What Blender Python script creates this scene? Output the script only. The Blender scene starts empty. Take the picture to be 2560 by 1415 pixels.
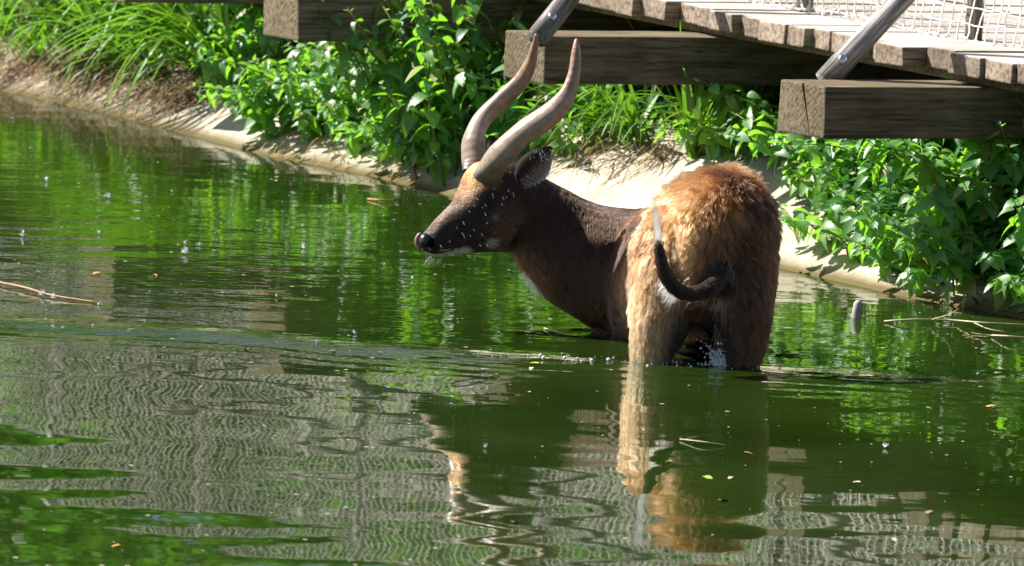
import bpy, bmesh, math, random
import numpy as np
from mathutils import Vector, Matrix, Euler

random.seed(7); rng = np.random.default_rng(7)
scene = bpy.context.scene
COL = scene.collection

# ------------------------------------------------------------------ camera
D, TH, RO, F = 20.0, math.radians(7), math.radians(2.8), 14000.0
CAM = np.array([0, -D*math.cos(TH), D*math.sin(TH)])
FW = np.array([0, math.cos(TH), -math.sin(TH)])
U0 = np.array([0, math.sin(TH), math.cos(TH)])
RR = math.cos(RO)*np.array([1.0, 0, 0]) + math.sin(RO)*U0
UU = -math.sin(RO)*np.array([1.0, 0, 0]) + math.cos(RO)*U0
cam = bpy.data.cameras.new('camera'); camo = bpy.data.objects.new('camera', cam); COL.objects.link(camo)
M = Matrix.Identity(4)
for i in range(3):
    M[i][0] = RR[i]; M[i][1] = UU[i]; M[i][2] = -FW[i]; M[i][3] = CAM[i]
camo.matrix_world = M
cam.sensor_width = 36; cam.lens = 36*F/2560; cam.clip_end = 500; cam.clip_start = 0.5
cam.dof.use_dof = True; cam.dof.focus_distance = 18.3; cam.dof.aperture_fstop = 8.0
scene.camera = camo

# ------------------------------------------------------------------ sky, sun, exposure
SUN = np.array([-0.945, 0.32]); SUN /= np.linalg.norm(SUN); EL = math.radians(43)
sdir = Vector((SUN[0]*math.cos(EL), SUN[1]*math.cos(EL), math.sin(EL)))
w = bpy.data.worlds.new('World'); scene.world = w; w.use_nodes = True
nt = w.node_tree
sky = nt.nodes.new('ShaderNodeTexSky'); sky.sky_type = 'NISHITA'; sky.sun_disc = False
sky.sun_elevation = EL; sky.sun_rotation = math.atan2(SUN[0], SUN[1]) % (2*math.pi)
nt.links.new(sky.outputs[0], nt.nodes['Background'].inputs[0]); nt.nodes['Background'].inputs[1].default_value = 0.05
sl = bpy.data.lights.new('sun', 'SUN'); sl.energy = 5.0; sl.angle = math.radians(0.5); sl.color = (1, 0.95, 0.87)
so = bpy.data.objects.new('sun', sl); COL.objects.link(so); so.rotation_euler = sdir.to_track_quat('Z', 'Y').to_euler()
so.location = sdir*30
vs = scene.view_settings; vs.view_transform = 'Standard'; vs.look = 'None'; vs.exposure = 1.3; vs.gamma = 1
scene.cycles.use_denoising = True
scene.cycles.max_bounces = 8; scene.cycles.diffuse_bounces = 2; scene.cycles.transparent_max_bounces = 8
scene.cycles.sample_clamp_indirect = 6

# ------------------------------------------------------------------ measuring helpers
def ray(px, py): return FW + (px-1280)/F*RR - (py-707.5)/F*UU
def at(px, py, z=0.0):
    d = ray(px, py); return CAM + d*((z-CAM[2])/d[2])
def pd(px, py, Y):
    d = ray(px, py); return CAM + d*((Y-CAM[1])/d[1])
def nrm(v): v = np.asarray(v, float); return v/np.linalg.norm(v)
def sstep(a, b, x):
    t = np.clip((np.asarray(x, float)-a)/(b-a), 0, 1); return t*t*(3-2*t)

# ------------------------------------------------------------------ object helpers
def tag(o, label=None, cat=None, group=None, kind=None):
    if label: o['label'] = label
    if cat: o['category'] = cat
    if group: o['group'] = group
    if kind: o['kind'] = kind
    return o
def mesh(name, V, Fc, mat=None, smooth=False):
    me = bpy.data.meshes.new(name)
    me.from_pydata([tuple(map(float, v)) for v in V], [], [tuple(map(int, f)) for f in Fc])
    if mat: me.materials.append(mat)
    if smooth: me.polygons.foreach_set('use_smooth', [True]*len(me.polygons))
    me.update(); return me
def link(name, data, parent=None, loc=None, rot=None, scale=None):
    o = bpy.data.objects.new(name, data); COL.objects.link(o)
    if parent: o.parent = parent
    if loc is not None: o.location = Vector([float(c) for c in loc])
    if rot is not None: o.rotation_euler = rot
    if scale is not None: o.scale = (scale,)*3 if np.isscalar(scale) else scale
    return o
def empty(name, loc=(0, 0, 0)):
    o = link(name, None, loc=loc); o.empty_display_size = 0.1; return o
def tube(P, Rd, n=8, cap=True, jit=0.0):
    """tube mesh through points P with radii Rd"""
    P = np.asarray(P, float); Rd = np.broadcast_to(np.asarray(Rd, float), (len(P),))
    T = np.gradient(P, axis=0); T /= np.linalg.norm(T, axis=1)[:, None]+1e-12
    up = np.array([0, 0, 1.0]) if abs(T[0][2]) < .9 else np.array([1.0, 0, 0])
    V = []; Fc = []
    X = nrm(np.cross(up, T[0]))
    for i in range(len(P)):
        X = nrm(X - T[i]*np.dot(X, T[i])); Y = np.cross(T[i], X)
        for k in range(n):
            a = 2*math.pi*k/n; r = Rd[i]*(1+jit*(random.random()-.5))
            V.append(P[i]+r*(math.cos(a)*X+math.sin(a)*Y))
    for i in range(len(P)-1):
        for k in range(n):
            Fc.append((i*n+k, i*n+(k+1) % n, (i+1)*n+(k+1) % n, (i+1)*n+k))
    if cap:
        Fc.append(tuple(range(n-1, -1, -1))); Fc.append(tuple((len(P)-1)*n+k for k in range(n)))
    return V, Fc
def spline(P, n):
    """catmull-rom resample of rows in P (any dimension)"""
    P = np.asarray(P, float); Q = np.vstack([2*P[0]-P[1], P, 2*P[-1]-P[-2]])
    out = []
    for t in np.linspace(0, len(P)-1-1e-9, n):
        i = int(t); u = t-i; a, b, c, d = Q[i:i+4]
        out.append(.5*((2*b)+(c-a)*u+(2*a-5*b+4*c-d)*u*u+(3*b-a-3*c+d)*u**3))
    return np.array(out)
def join(parts):
    V = []; Fc = []
    for v, f in parts:
        o = len(V); V += list(v); Fc += [tuple(i+o for i in q) for q in f]
    return V, Fc

# ------------------------------------------------------------------ materials
def mat(name):
    m = bpy.data.materials.new(name); m.use_nodes = True
    return m, m.node_tree, m.node_tree.nodes['Principled BSDF']
def N(nt, t, **kw):
    n = nt.nodes.new(t)
    for k, v in kw.items():
        if k in n.inputs: n.inputs[k].default_value = v
        else: setattr(n, k, v)
    return n
def ramp(nt, fac, stops):
    r = nt.nodes.new('ShaderNodeValToRGB'); nt.links.new(fac, r.inputs[0])
    e = r.color_ramp.elements
    while len(e) < len(stops): e.new(0.5)
    for q, (p, c) in zip(e, stops): q.position = p; q.color = (*c, 1)
    return r.outputs[0]
def mixc(nt, fac, a, b, mode='MIX'):
    n = nt.nodes.new('ShaderNodeMix'); n.data_type = 'RGBA'; n.blend_type = mode
    for s, v in ((n.inputs[0], fac), (n.inputs[6], a), (n.inputs[7], b)):
        if hasattr(v, 'is_linked'): nt.links.new(v, s)
        else: s.default_value = v if np.isscalar(v) else (*v, 1)
    return n.outputs[2]
def bump(nt, p, h, strength=.3, dist=.01):
    b = nt.nodes.new('ShaderNodeBump'); b.inputs['Strength'].default_value = strength; b.inputs['Distance'].default_value = dist
    nt.links.new(h, b.inputs['Height']); nt.links.new(b.outputs[0], p.inputs['Normal']); return b
def texcoord(nt, out='Object', scale=(1, 1, 1), rnd=False):
    tc = nt.nodes.new('ShaderNodeTexCoord'); mp = nt.nodes.new('ShaderNodeMapping')
    mp.inputs['Scale'].default_value = scale
    nt.links.new(tc.outputs[out], mp.inputs[0])
    if rnd:
        oi = nt.nodes.new('ShaderNodeObjectInfo'); m = N(nt, 'ShaderNodeMath', operation='MULTIPLY'); m.inputs[1].default_value = 37.0
        nt.links.new(oi.outputs['Random'], m.inputs[0]); c = nt.nodes.new('ShaderNodeCombineXYZ')
        for i in range(3): nt.links.new(m.outputs[0], c.inputs[i])
        nt.links.new(c.outputs[0], mp.inputs['Location'])
    return mp.outputs[0]

def wood_mat(name, c1, c2, c3, axis=0, rings=38, rough=.75):
    m, nt, p = mat(name)
    sc = [14, 14, 14]; sc[axis] = 1.1
    v = texcoord(nt, 'Object', tuple(sc), True)
    n1 = N(nt, 'ShaderNodeTexNoise', Scale=3.5, Detail=6.0, Roughness=.7); nt.links.new(v, n1.inputs['Vector'])
    v2 = texcoord(nt, 'Object', (1, 1, 1)); lo = [.09, .17, .13]; lo[axis] = 0
    v2.node.inputs['Location'].default_value = lo
    wv = N(nt, 'ShaderNodeTexWave', wave_type='RINGS', rings_direction='XYZ'[axis], Scale=rings, Distortion=2.5, Detail=2.0)
    wv.inputs['Detail Scale'].default_value = .6; nt.links.new(v2, wv.inputs['Vector'])
    v3 = texcoord(nt, 'Object', (3, 3, 3), True)
    n3 = N(nt, 'ShaderNodeTexNoise', Scale=1.6, Detail=3.0); nt.links.new(v3, n3.inputs['Vector'])
    a = ramp(nt, n1.outputs[0], [(.36, c1), (.5, c2), (.66, c3)])
    b = mixc(nt, .12, a, ramp(nt, wv.outputs[0], [(0, tuple(x*.55 for x in c1)), (1, c3)]))
    oi = nt.nodes.new('ShaderNodeObjectInfo')
    g = mixc(nt, 1.0, b, ramp(nt, oi.outputs['Random'], [(0, (.72, .70, .68)), (1, (1.1, 1.08, 1.05))]), 'MULTIPLY')
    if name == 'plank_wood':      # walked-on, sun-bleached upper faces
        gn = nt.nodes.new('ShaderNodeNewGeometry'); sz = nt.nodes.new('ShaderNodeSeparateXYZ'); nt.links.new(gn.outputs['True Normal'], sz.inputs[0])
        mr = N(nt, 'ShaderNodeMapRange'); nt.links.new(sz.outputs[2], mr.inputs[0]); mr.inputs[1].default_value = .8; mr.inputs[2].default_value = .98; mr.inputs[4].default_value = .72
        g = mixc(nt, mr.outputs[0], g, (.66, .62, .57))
    g = mixc(nt, 1.0, g, ramp(nt, n3.outputs[0], [(.3, (.7, .68, .66)), (.6, (1, 1, 1))]), 'MULTIPLY')
    s2 = [26, 26, 26]; s2[axis] = .9
    v4 = texcoord(nt, 'Object', tuple(s2), True); n4 = N(nt, 'ShaderNodeTexNoise', Scale=1.0, Detail=2.0); nt.links.new(v4, n4.inputs['Vector'])
    g = mixc(nt, 1.0, g, ramp(nt, n4.outputs[0], [(.485, (1, 1, 1)), (.5, (.28, .25, .22)), (.515, (1, 1, 1))]), 'MULTIPLY')
    nt.links.new(g, p.inputs['Base Color']); p.inputs['Roughness'].default_value = rough; p.inputs['Specular IOR Level'].default_value = .25
    ad = N(nt, 'ShaderNodeMath', operation='MULTIPLY_ADD'); nt.links.new(wv.outputs[0], ad.inputs[0]); ad.inputs[1].default_value = .18; nt.links.new(n1.outputs[0], ad.inputs[2])
    bump(nt, p, ad.outputs[0], .6, .004)
    return m
W_PLANK = wood_mat('plank_wood', (.10, .07, .05), (.32, .255, .195), (.46, .385, .31), rough=.55)
W_BEAM = wood_mat('beam_wood', (.085, .064, .036), (.22, .175, .108), (.32, .26, .17), rings=17)
W_POLE = wood_mat('weathered_pole', (.03, .026, .024), (.24, .22, .21), (.50, .48, .47), axis=2, rings=16)
W_POLE.node_tree.nodes['Principled BSDF'].inputs['Roughness'].default_value = .5

def leaf_mat(name, c1, c2, tr, gloss=.42, tfac=.42, spec=.5):
    m, nt, p = mat(name)
    oi = nt.nodes.new('ShaderNodeObjectInfo')
    v = texcoord(nt, 'Object', (1, 1, 1), True)
    n = N(nt, 'ShaderNodeTexNoise', Scale=2.2, Detail=2.0); nt.links.new(v, n.inputs['Vector'])
    old = tuple((x+y)/2 for x, y in zip(c2, (.36, .26, .05)))
    c = ramp(nt, oi.outputs['Random'], [(0, c1), (.88, c2), (.93, old), (1, (.30, .20, .06))])
    c = mixc(nt, 1.0, c, ramp(nt, n.outputs[0], [(.3, (.7, .75, .7)), (.7, (1.2, 1.15, 1.1))]), 'MULTIPLY')
    nt.links.new(c, p.inputs['Base Color']); p.inputs['Roughness'].default_value = gloss; p.inputs['Specular IOR Level'].default_value = spec
    t = nt.nodes.new('ShaderNodeBsdfTranslucent'); t.inputs[0].default_value = (*tr, 1)
    mx = nt.nodes.new('ShaderNodeMixShader'); mx.inputs[0].default_value = tfac
    nt.links.new(p.outputs[0], mx.inputs[1]); nt.links.new(t.outputs[0], mx.inputs[2])
    nt.links.new(mx.outputs[0], nt.nodes['Material Output'].inputs[0])
    return m
L_NET = leaf_mat('nettle_leaf', (.05, .19, .06), (.13, .29, .065), (.28, .66, .03), .46, .45, 1.0)
L_STEM = leaf_mat('nettle_stem', (.10, .20, .04), (.16, .22, .06), (.2, .4, .05), .5, .2)
L_SEDGE = leaf_mat('sedge_blade', (.035, .12, .015), (.10, .23, .02), (.22, .52, .02), .38, .40, .5)
L_STRAW = leaf_mat('dry_straw', (.16, .105, .058), (.28, .20, .115), (.25, .16, .075), .7, .15, .2)
L_TREE = leaf_mat('tree_leaf', (.05, .13, .025), (.08, .17, .03), (.13, .36, .03), .5, .42, .3)
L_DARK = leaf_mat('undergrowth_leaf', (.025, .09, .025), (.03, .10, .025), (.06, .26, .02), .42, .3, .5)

def plain(name, c, rough=.6, spec=.3, noise=0.0, nscale=30, metal=0):
    m, nt, p = mat(name)
    if noise:
        v = texcoord(nt); n = N(nt, 'ShaderNodeTexNoise', Scale=nscale, Detail=4.0); nt.links.new(v, n.inputs['Vector'])
        nt.links.new(ramp(nt, n.outputs[0], [(.25, tuple(x*(1-noise) for x in c)), (.75, tuple(min(1, x*(1+noise)) for x in c))]), p.inputs['Base Color'])
    else: p.inputs['Base Color'].default_value = (*c, 1)
    p.inputs['Roughness'].default_value = rough; p.inputs['Specular IOR Level'].default_value = spec; p.inputs['Metallic'].default_value = metal
    return m
M_ROPE = plain('net_rope', (.80, .76, .69), .8, .1, .1, 60)
M_BARK = plain('bark', (.09, .065, .045), .9, .1, .4, 12)

# concrete bank / soil in one terrain material
m, nt, p = mat('bank_concrete'); M_BANK = m
geo = nt.nodes.new('ShaderNodeNewGeometry'); sep = nt.nodes.new('ShaderNodeSeparateXYZ'); nt.links.new(geo.outputs['Position'], sep.inputs[0])
n1 = N(nt, 'ShaderNodeTexNoise', Scale=2.2, Detail=8.0, Roughness=.65); nt.links.new(geo.outputs['Position'], n1.inputs['Vector'])
n2 = N(nt, 'ShaderNodeTexNoise', Scale=45.0, Detail=5.0, Roughness=.7); nt.links.new(geo.outputs['Position'], n2.inputs['Vector'])
conc = ramp(nt, n1.outputs[0], [(.3, (.27, .22, .15)), (.45, (.46, .405, .315)), (.68, (.56, .51, .42))])
conc = mixc(nt, 1.0, conc, ramp(nt, n2.outputs[0], [(.3, (.72, .70, .66)), (.55, (1, 1, 1))]), 'MULTIPLY')
at_ = nt.nodes.new('ShaderNodeAttribute'); at_.attribute_name = 'soil'
soil = ramp(nt, n2.outputs[0], [(.3, (.012, .009, .006)), (.6, (.04, .03, .02)), (.8, (.09, .065, .04))])
# damp, algae-stained strip at the waterline
ad = N(nt, 'ShaderNodeMath', operation='MULTIPLY_ADD'); nt.links.new(n1.outputs[0], ad.inputs[0]); ad.inputs[1].default_value = .05; nt.links.new(sep.outputs[2], ad.inputs[2])
wet = N(nt, 'ShaderNodeMapRange'); nt.links.new(ad.outputs[0], wet.inputs[0])
wet.inputs[1].default_value = .035; wet.inputs[2].default_value = .075; wet.inputs[3].default_value = 1; wet.inputs[4].default_value = 0
c = mixc(nt, wet.outputs[0], conc, (.11, .085, .032)); c = mixc(nt, at_.outputs['Fac'], c, soil)
nt.links.new(c, p.inputs['Base Color']); p.inputs['Roughness'].default_value = .85; p.inputs['Specular IOR Level'].default_value = .2
bump(nt, p, n2.outputs[0], .5, .012)

# water: murky green body, clear reflecting surface
m, nt, p = mat('pond_water'); M_WATER = m
geo = nt.nodes.new('ShaderNodeNewGeometry')
n1 = N(nt, 'ShaderNodeTexNoise', Scale=.9, Detail=4.0); nt.links.new(geo.outputs['Position'], n1.inputs['Vector'])
nt.links.new(ramp(nt, n1.outputs[0], [(.35, (.009, .021, .002)), (.65, (.016, .033, .004))]), p.inputs['Base Color'])
p.inputs['Roughness'].default_value = .015; p.inputs['IOR'].default_value = 1.333; p.inputs['Specular IOR Level'].default_value = .5
mp = nt.nodes.new('ShaderNodeMapping'); mp.inputs['Scale'].default_value = (.45, 1.0, 1); nt.links.new(geo.outputs['Position'], mp.inputs[0])
n2 = N(nt, 'ShaderNodeTexNoise', Scale=16.0, Detail=2.0, Roughness=.45); nt.links.new(mp.outputs[0], n2.inputs['Vector'])
at_ = nt.nodes.new('ShaderNodeAttribute'); at_.attribute_name = 'ripple'
mu = N(nt, 'ShaderNodeMath', operation='MULTIPLY'); nt.links.new(n2.outputs[0], mu.inputs[0]); nt.links.new(at_.outputs['Fac'], mu.inputs[1])
bump(nt, p, mu.outputs[0], 1.0, .012)

# ------------------------------------------------------------------ terrain: pond bed, concrete bank, ground beyond
wl = np.array([at(*q)[:2] for q in [(-900, 30), (-400, 140), (0, 225), (300, 292), (650, 385), (960, 447), (1130, 490), (1400, 548), (1700, 615), (1960, 672), (2260, 742), (2560, 796), (2900, 860)]])
TT = nrm(wl[-2]-wl[2]); NI = np.array([-TT[1], TT[0]]);
if NI[0] < 0: NI = -NI
wt = wl@TT; wq = wl@NI
wt = np.concatenate([[wt[0]-40], wt, [wt[-1]+40]]); wq = np.concatenate([[wq[0]], wq, [wq[-1]]])
PD = np.array([-60, -2.0, -.8, -.12, 0, .12, .35, .6, .85, 1.2, 2.5, 5, 9, 60.])
PZ = np.array([-.6, -.6, -.42, -.06, 0, .07, .19, .31, .40, .44, .50, .62, .75, 1.2])
def hz(x, y):
    t = x*TT[0]+y*TT[1]; d = x*NI[0]+y*NI[1]-np.interp(t, wt, wq)
    z = np.interp(d, PD, PZ)
    z = z+.012*np.sin(3.1*t+1.3)*np.sin(5*d)+.006*np.sin(9*t+4*d)*np.clip(d*4, 0, 1)
    return z, d
def ground(px, py):
    d = ray(px, py); s = np.arange(15, 60, .02); P = CAM+d*s[:, None]
    i = np.argmax(P[:, 2] < hz(P[:, 0], P[:, 1])[0]); return P[i]
tt = np.concatenate([np.linspace(-60, -12, 16), np.arange(-11.5, 8, .08), np.linspace(8.2, 50, 14)])
dd = np.concatenate([[-60, -8, -3, -2, -1.4, -1, -.8, -.5], np.arange(-.3, 1.6, .045), [1.7, 1.9, 2.2, 2.6, 3.2, 4, 5, 7, 9, 14, 25, 60]])
V = []; soil = []; tb = float(at(700, 395)[:2]@TT)
for t in tt:
    q0 = np.interp(t, wt, wq)
    for d in dd:
        x, y = TT*t+NI*(q0+d); V.append((x, y, hz(x, y)[0])); soil.append(float(sstep(.62, .8, d+.32*float(1-sstep(tb-.6, tb+.3, t))+.10*math.sin(t*4.3)+.06*math.sin(t*11))))
nd = len(dd)
Fc = [(i*nd+j, (i+1)*nd+j, (i+1)*nd+j+1, i*nd+j+1) for i in range(len(tt)-1) for j in range(nd-1)]
me = mesh('ground', V, Fc, M_BANK, True)
a = me.attributes.new('soil', 'FLOAT', 'POINT'); a.data.foreach_set('value', soil)
g = link('ground', me); tag(g, kind='structure')

# ------------------------------------------------------------------ water
gx = np.concatenate([[-40, -20, -10, -6.5], np.arange(-4.6, 3.8, .032), [5, 8, 16, 40]])
gy = np.concatenate([[-40, -22, -14, -9.5], np.arange(-8.0, 8.0, .032), [9, 12, 20, 40]])
X, Y = np.meshgrid(gx, gy, indexing='ij')
def waves(X, Y):
    H = np.zeros_like(X)
    r = np.random.default_rng(3)
    # broad slow swell of the foreground (crests nearly across the view)
    near = 1-sstep(-3.2, -1.2, Y+.25*X)
    def noise(s, k=5):
        o = np.zeros_like(X)
        for _ in range(k):
            a = r.uniform(0, 6.28); o += np.sin((X*math.cos(a)*.6+Y*math.sin(a))*s*r.uniform(.6, 1.5)+r.uniform(0, 6.28))
        return o/k*1.6
    for lam, slope, n in ((1.1, .0022, 4), (.62, .0031, 5), (.36, .0028, 6), (.22, .0013, 4)):
        for _ in range(n):
            a = math.radians(90+r.normal(8, 26)); k = 2*math.pi/(lam*r.uniform(.8, 1.25))
            ph = (X*math.cos(a)+Y*math.sin(a))*k+r.uniform(0, 6.28)+1.2*noise(1.1, 3)
            H += slope/k*np.sin(ph)*(.35+.65*near)*(1+.5*noise(.8, 3))
    # finer chop beyond the wake
    far = sstep(-2.6, -1.4, Y+.25*X)*(1-.55*sstep(2.5, 5, Y))
    for lam, slope, n in ((.34, .0034, 6), (.17, .0030, 6), (.10, .0018, 5)):
        for _ in range(n):
            a = math.radians(90+r.normal(0, 38)); k = 2*math.pi/(lam*r.uniform(.8, 1.25))
            ph = (X*math.cos(a)+Y*math.sin(a))*k+r.uniform(0, 6.28)+1.0*noise(1.6, 3)
            H += slope/k*np.sin(ph)*far*np.clip(1+.9*noise(1.2, 3), 0, 2)
    # rings spreading from the animal
    for cx, cy, am in ((.30, -1.15, .010), (.48, -1.86, .012), (.76, -1.9, .012)):
        R = np.hypot(X-cx, Y-cy)
        k = 2*math.pi/.17
        H += am/k*np.sin(R*k)*np.exp(-(R-.1)/1.1)*(R > .05)
    return H
wk = np.array([at(*q)[:2] for q in [(-600, 770), (0, 803), (400, 825), (800, 862), (1200, 890), (1560, 905), (1900, 930), (2250, 952), (2560, 968), (3200, 1000)]])
wky = np.interp(X, wk[:, 0], wk[:, 1])
dk = Y-wky+.02*np.sin(X*9)+.03*np.sin(X*3.7+1)
H = waves(X, Y)
H += .0035*np.exp(-(dk/.10)**2)+.0016*np.sin(dk*42)*np.exp(-((dk+.22)/.25)**2)
rip = .02+.7*np.exp(-(dk/.13)**2)+.08*np.exp(-((dk+.3)/.3)**2)+.09*sstep(-1.9, -1.0, Y)*(1-.6*sstep(2, 5, Y))
rip = rip*(1+.35*np.sin(X*2.1+Y*1.3)*np.sin(X*.9-Y*2.2))
fade = ((np.abs(X+.4) < 4.15) & (np.abs(Y) < 7.95))
H = np.where(fade, H, 0)
ni, nj = X.shape
V = np.stack([X, Y, H], -1).reshape(-1, 3)
idx = np.arange(ni*nj).reshape(ni, nj)
Fc = np.stack([idx[:-1, :-1], idx[1:, :-1], idx[1:, 1:], idx[:-1, 1:]], -1).reshape(-1, 4)
me = bpy.data.meshes.new('water')
me.vertices.add(len(V)); me.vertices.foreach_set('co', V.ravel())
me.loops.add(Fc.size); me.loops.foreach_set('vertex_index', Fc.ravel().astype(np.int32))
me.polygons.add(len(Fc)); me.polygons.foreach_set('loop_start', (np.arange(len(Fc))*4).astype(np.int32))
me.polygons.foreach_set('use_smooth', np.ones(len(Fc), bool)); me.update(calc_edges=True)
me.materials.append(M_WATER)
a = me.attributes.new('ripple', 'FLOAT', 'POINT'); a.data.foreach_set('value', np.clip(rip, .01, 1.3).ravel().astype(np.float32))
tag(link('water', me), kind='structure')

# ------------------------------------------------------------------ footbridge
B3 = np.array([.46, -.888, 0]); B3 /= np.linalg.norm(B3); A3 = np.array([.888, .46, 0]); A3 /= np.linalg.norm(A3); Z3 = np.array([0, 0, 1.])
E0 = np.array([1.55, .30, 0])
bridge = empty('footbridge', (E0+B3*(-3)+A3*1.2)); bo = np.array(bridge.location)
tag(bridge, 'weathered timber footbridge on heavy cross beams over the bank', 'footbridge')
ROTB = math.atan2(A3[1], A3[0])
def timber(name, corner, L, wd, h, m, parent, jag=.004, slope=0.0):
    """box from corner along A (L), along B (wd), up (h); local x = A"""
    x = [0, L]; bm = bmesh.new()
    vs_ = []
    for i in (0, 1):
        for j in (0, 1):
            for k in (0, 1):
                vs_.append(bm.verts.new((i*L+random.uniform(-jag, jag)+(slope*j if i == 0 else 0), -wd/2+j*wd+random.uniform(-jag, jag), -h/2+k*h+random.uniform(-jag, jag)*.5)))
    f = [(0, 1, 3, 2), (4, 6, 7, 5), (0, 4, 5, 1), (2, 3, 7, 6), (0, 2, 6, 4), (1, 5, 7, 3)]
    for q in f: bm.faces.new([vs_[i] for i in q])
    bmesh.ops.recalc_face_normals(bm, faces=bm.faces)
    bmesh.ops.bevel(bm, geom=list(bm.edges), offset=.006, segments=2, affect='EDGES', profile=.6)
    me = bpy.data.meshes.new(name); bm.to_mesh(me); bm.free(); me.materials.append(m)
    # local frame: x=A, y=-B ... keep right handed: y = Z x A
    c = corner+B3*wd/2+Z3*h/2
    o = link(name, me, parent, c-bo, Euler((0, 0, ROTB)))
    return o
# planks
s = -18.0
while s < 4.0:
    wd = random.choice([.13, .16, .20, .235])*random.uniform(.95, 1.05)
    off = random.choice([0, 0, .02, -.03, .045, -.05])+random.uniform(-.012, .012)
    timber('plank', E0+B3*s+A3*off+Z3*(.80+random.uniform(-.003, .003)), 2.35-off+random.uniform(-.03, .03), wd-.007, .075, W_PLANK, bridge, slope=random.uniform(-.008, .008))
    s += wd
# joists along the bridge (local x = A so build as crossing piece along B in pieces between beams)
for inset in (.10, 1.15, 2.1):
    for k in range(12):
        timber('joist', E0+B3*(-18+1.85*k)+A3*inset+Z3*.764, .07, 1.845, .034, W_BEAM, bridge, jag=.002)
# beams
bf = [at(662, 433), at(1262, 562), at(1942, 729)]
bf = [bf[0]-B3*1.8*k for k in (9, 8, 7, 6, 5, 4, 3, 2, 1)]+bf+[bf[2]+B3*1.9]
for i, q in enumerate(bf):
    bb = timber('beam', np.array([q[0], q[1], .578]), 3.3, .26, .186, W_BEAM, bridge, jag=.006, slope=-.035)
    if i == 11:      # drying crack that opens in the end grain
        cv, cf = join([([(-.05, -.004, .1), (-.05, .012, .1), (.35, .004, .1), (-.05, -.055, -.085), (-.05, -.051, -.085), (.15, -.052, -.085)], [(0, 1, 2), (3, 5, 4), (0, 3, 4, 1), (1, 4, 5, 2), (2, 5, 3, 0)])])
        cm = mesh('cutter', cv, cf); b_ = bmesh.new(); b_.from_mesh(cm); bmesh.ops.recalc_face_normals(b_, faces=b_.faces); b_.to_mesh(cm); b_.free()
        ct = link('cutter', cm, bridge, bb.location, bb.rotation_euler)
        md = bb.modifiers.new('crack', 'BOOLEAN'); md.object = ct; md.operation = 'DIFFERENCE'; md.solver = 'EXACT'
        bpy.context.view_layer.update(); nm = bpy.data.meshes.new_from_object(bb.evaluated_get(bpy.context.evaluated_depsgraph_get()))
        bb.modifiers.clear(); bb.data = nm; bpy.data.objects.remove(ct)
# short piles that carry the beams out of the bank
for q in bf:
    for al in (2.3, 3.0):
        c = q+A3*al+B3*.12; zb = hz(c[0], c[1])[0]-.3
        v, f = tube([(c[0], c[1], z) for z in np.linspace(zb, .582, 4)], .085, 9, jit=.08)
        v = [np.array(u)-bo for u in v]
        link('pile', mesh('pile', v, f, W_BEAM, True), bridge)
# posts, braces
def pole(name, a, b, r0, r1, parent, m=W_POLE, bend=.01):
    a = np.array(a); b = np.array(b); L = np.linalg.norm(b-a)
    P = [np.array([bend*math.sin(t*5+L*7), bend*math.sin(t*3.3+L*3), t*L]) for t in np.linspace(0, 1, 9)]
    v, f = tube(P, np.linspace(r0, r1, 9)*(1+.05*np.sin(np.arange(9)*2.1)), 12, jit=.09)
    q = Vector(b-a).to_track_quat('Z', 'Y').to_euler()
    return link(name, mesh(name, v, f, m, True), parent, a-bo, q)
posts = []
M_BOLT = plain('bolt_steel', (.55, .6, .65), .3, .5, metal=1)
feet = [None]*len(bf)
for i, q in enumerate(bf):
    base = q+A3*.16+B3*.12; foot = np.array([base[0], base[1], .764])
    if i == 11: foot = at(2062, 196, .766)
    if i == 10: foot = at(1343, 90, .766)
    sE = (foot-E0)@B3
    post = E0+B3*sE+A3*.41+Z3*.875
    if i == 11: post = at(2425, 97, .875)
    posts.append(post)
    lean = A3*random.uniform(-.02, .03)+B3*random.uniform(-.03, .03)
    pole('post', post-Z3*.1, post+Z3*1.30+lean, .034, .030, bridge)
    top = post+Z3*.62
    if i == 11: top = foot+(pd(2244, 0, foot[1]+.12)-foot)*2.9
    if i == 10: top = foot+(pd(1412, 0, foot[1]+.12)-foot)*5.6
    br = pole('brace', foot-Z3*.01, top, .043, .036, bridge, bend=.004)
    d = nrm(top-foot); n_ = nrm(nrm(CAM-foot)-d*np.dot(nrm(CAM-foot), d))
    bl = foot+d*.085+n_*.040-bo
    bolt = link('bolt', mesh('bolt', *tube([(0, 0, 0), (0, 0, .008), (0, 0, .011)], [.017, .017, .009], 10), M_BOLT, True), bridge, bl, Vector(n_).to_track_quat('Z', 'Y').to_euler())
    post2 = post+A3*1.45
    pole('post', post2-Z3*.1, post2+Z3*1.3, .034, .03, bridge)
# top rails of both parapets
for off in (0, 1.45):
    for a_, b_ in zip(posts[:-1], posts[1:]):
        pole('handrail', a_+A3*(off+.05)+Z3*1.22, b_+A3*(off+.05)+Z3*1.22, .028, .027, bridge)
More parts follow.
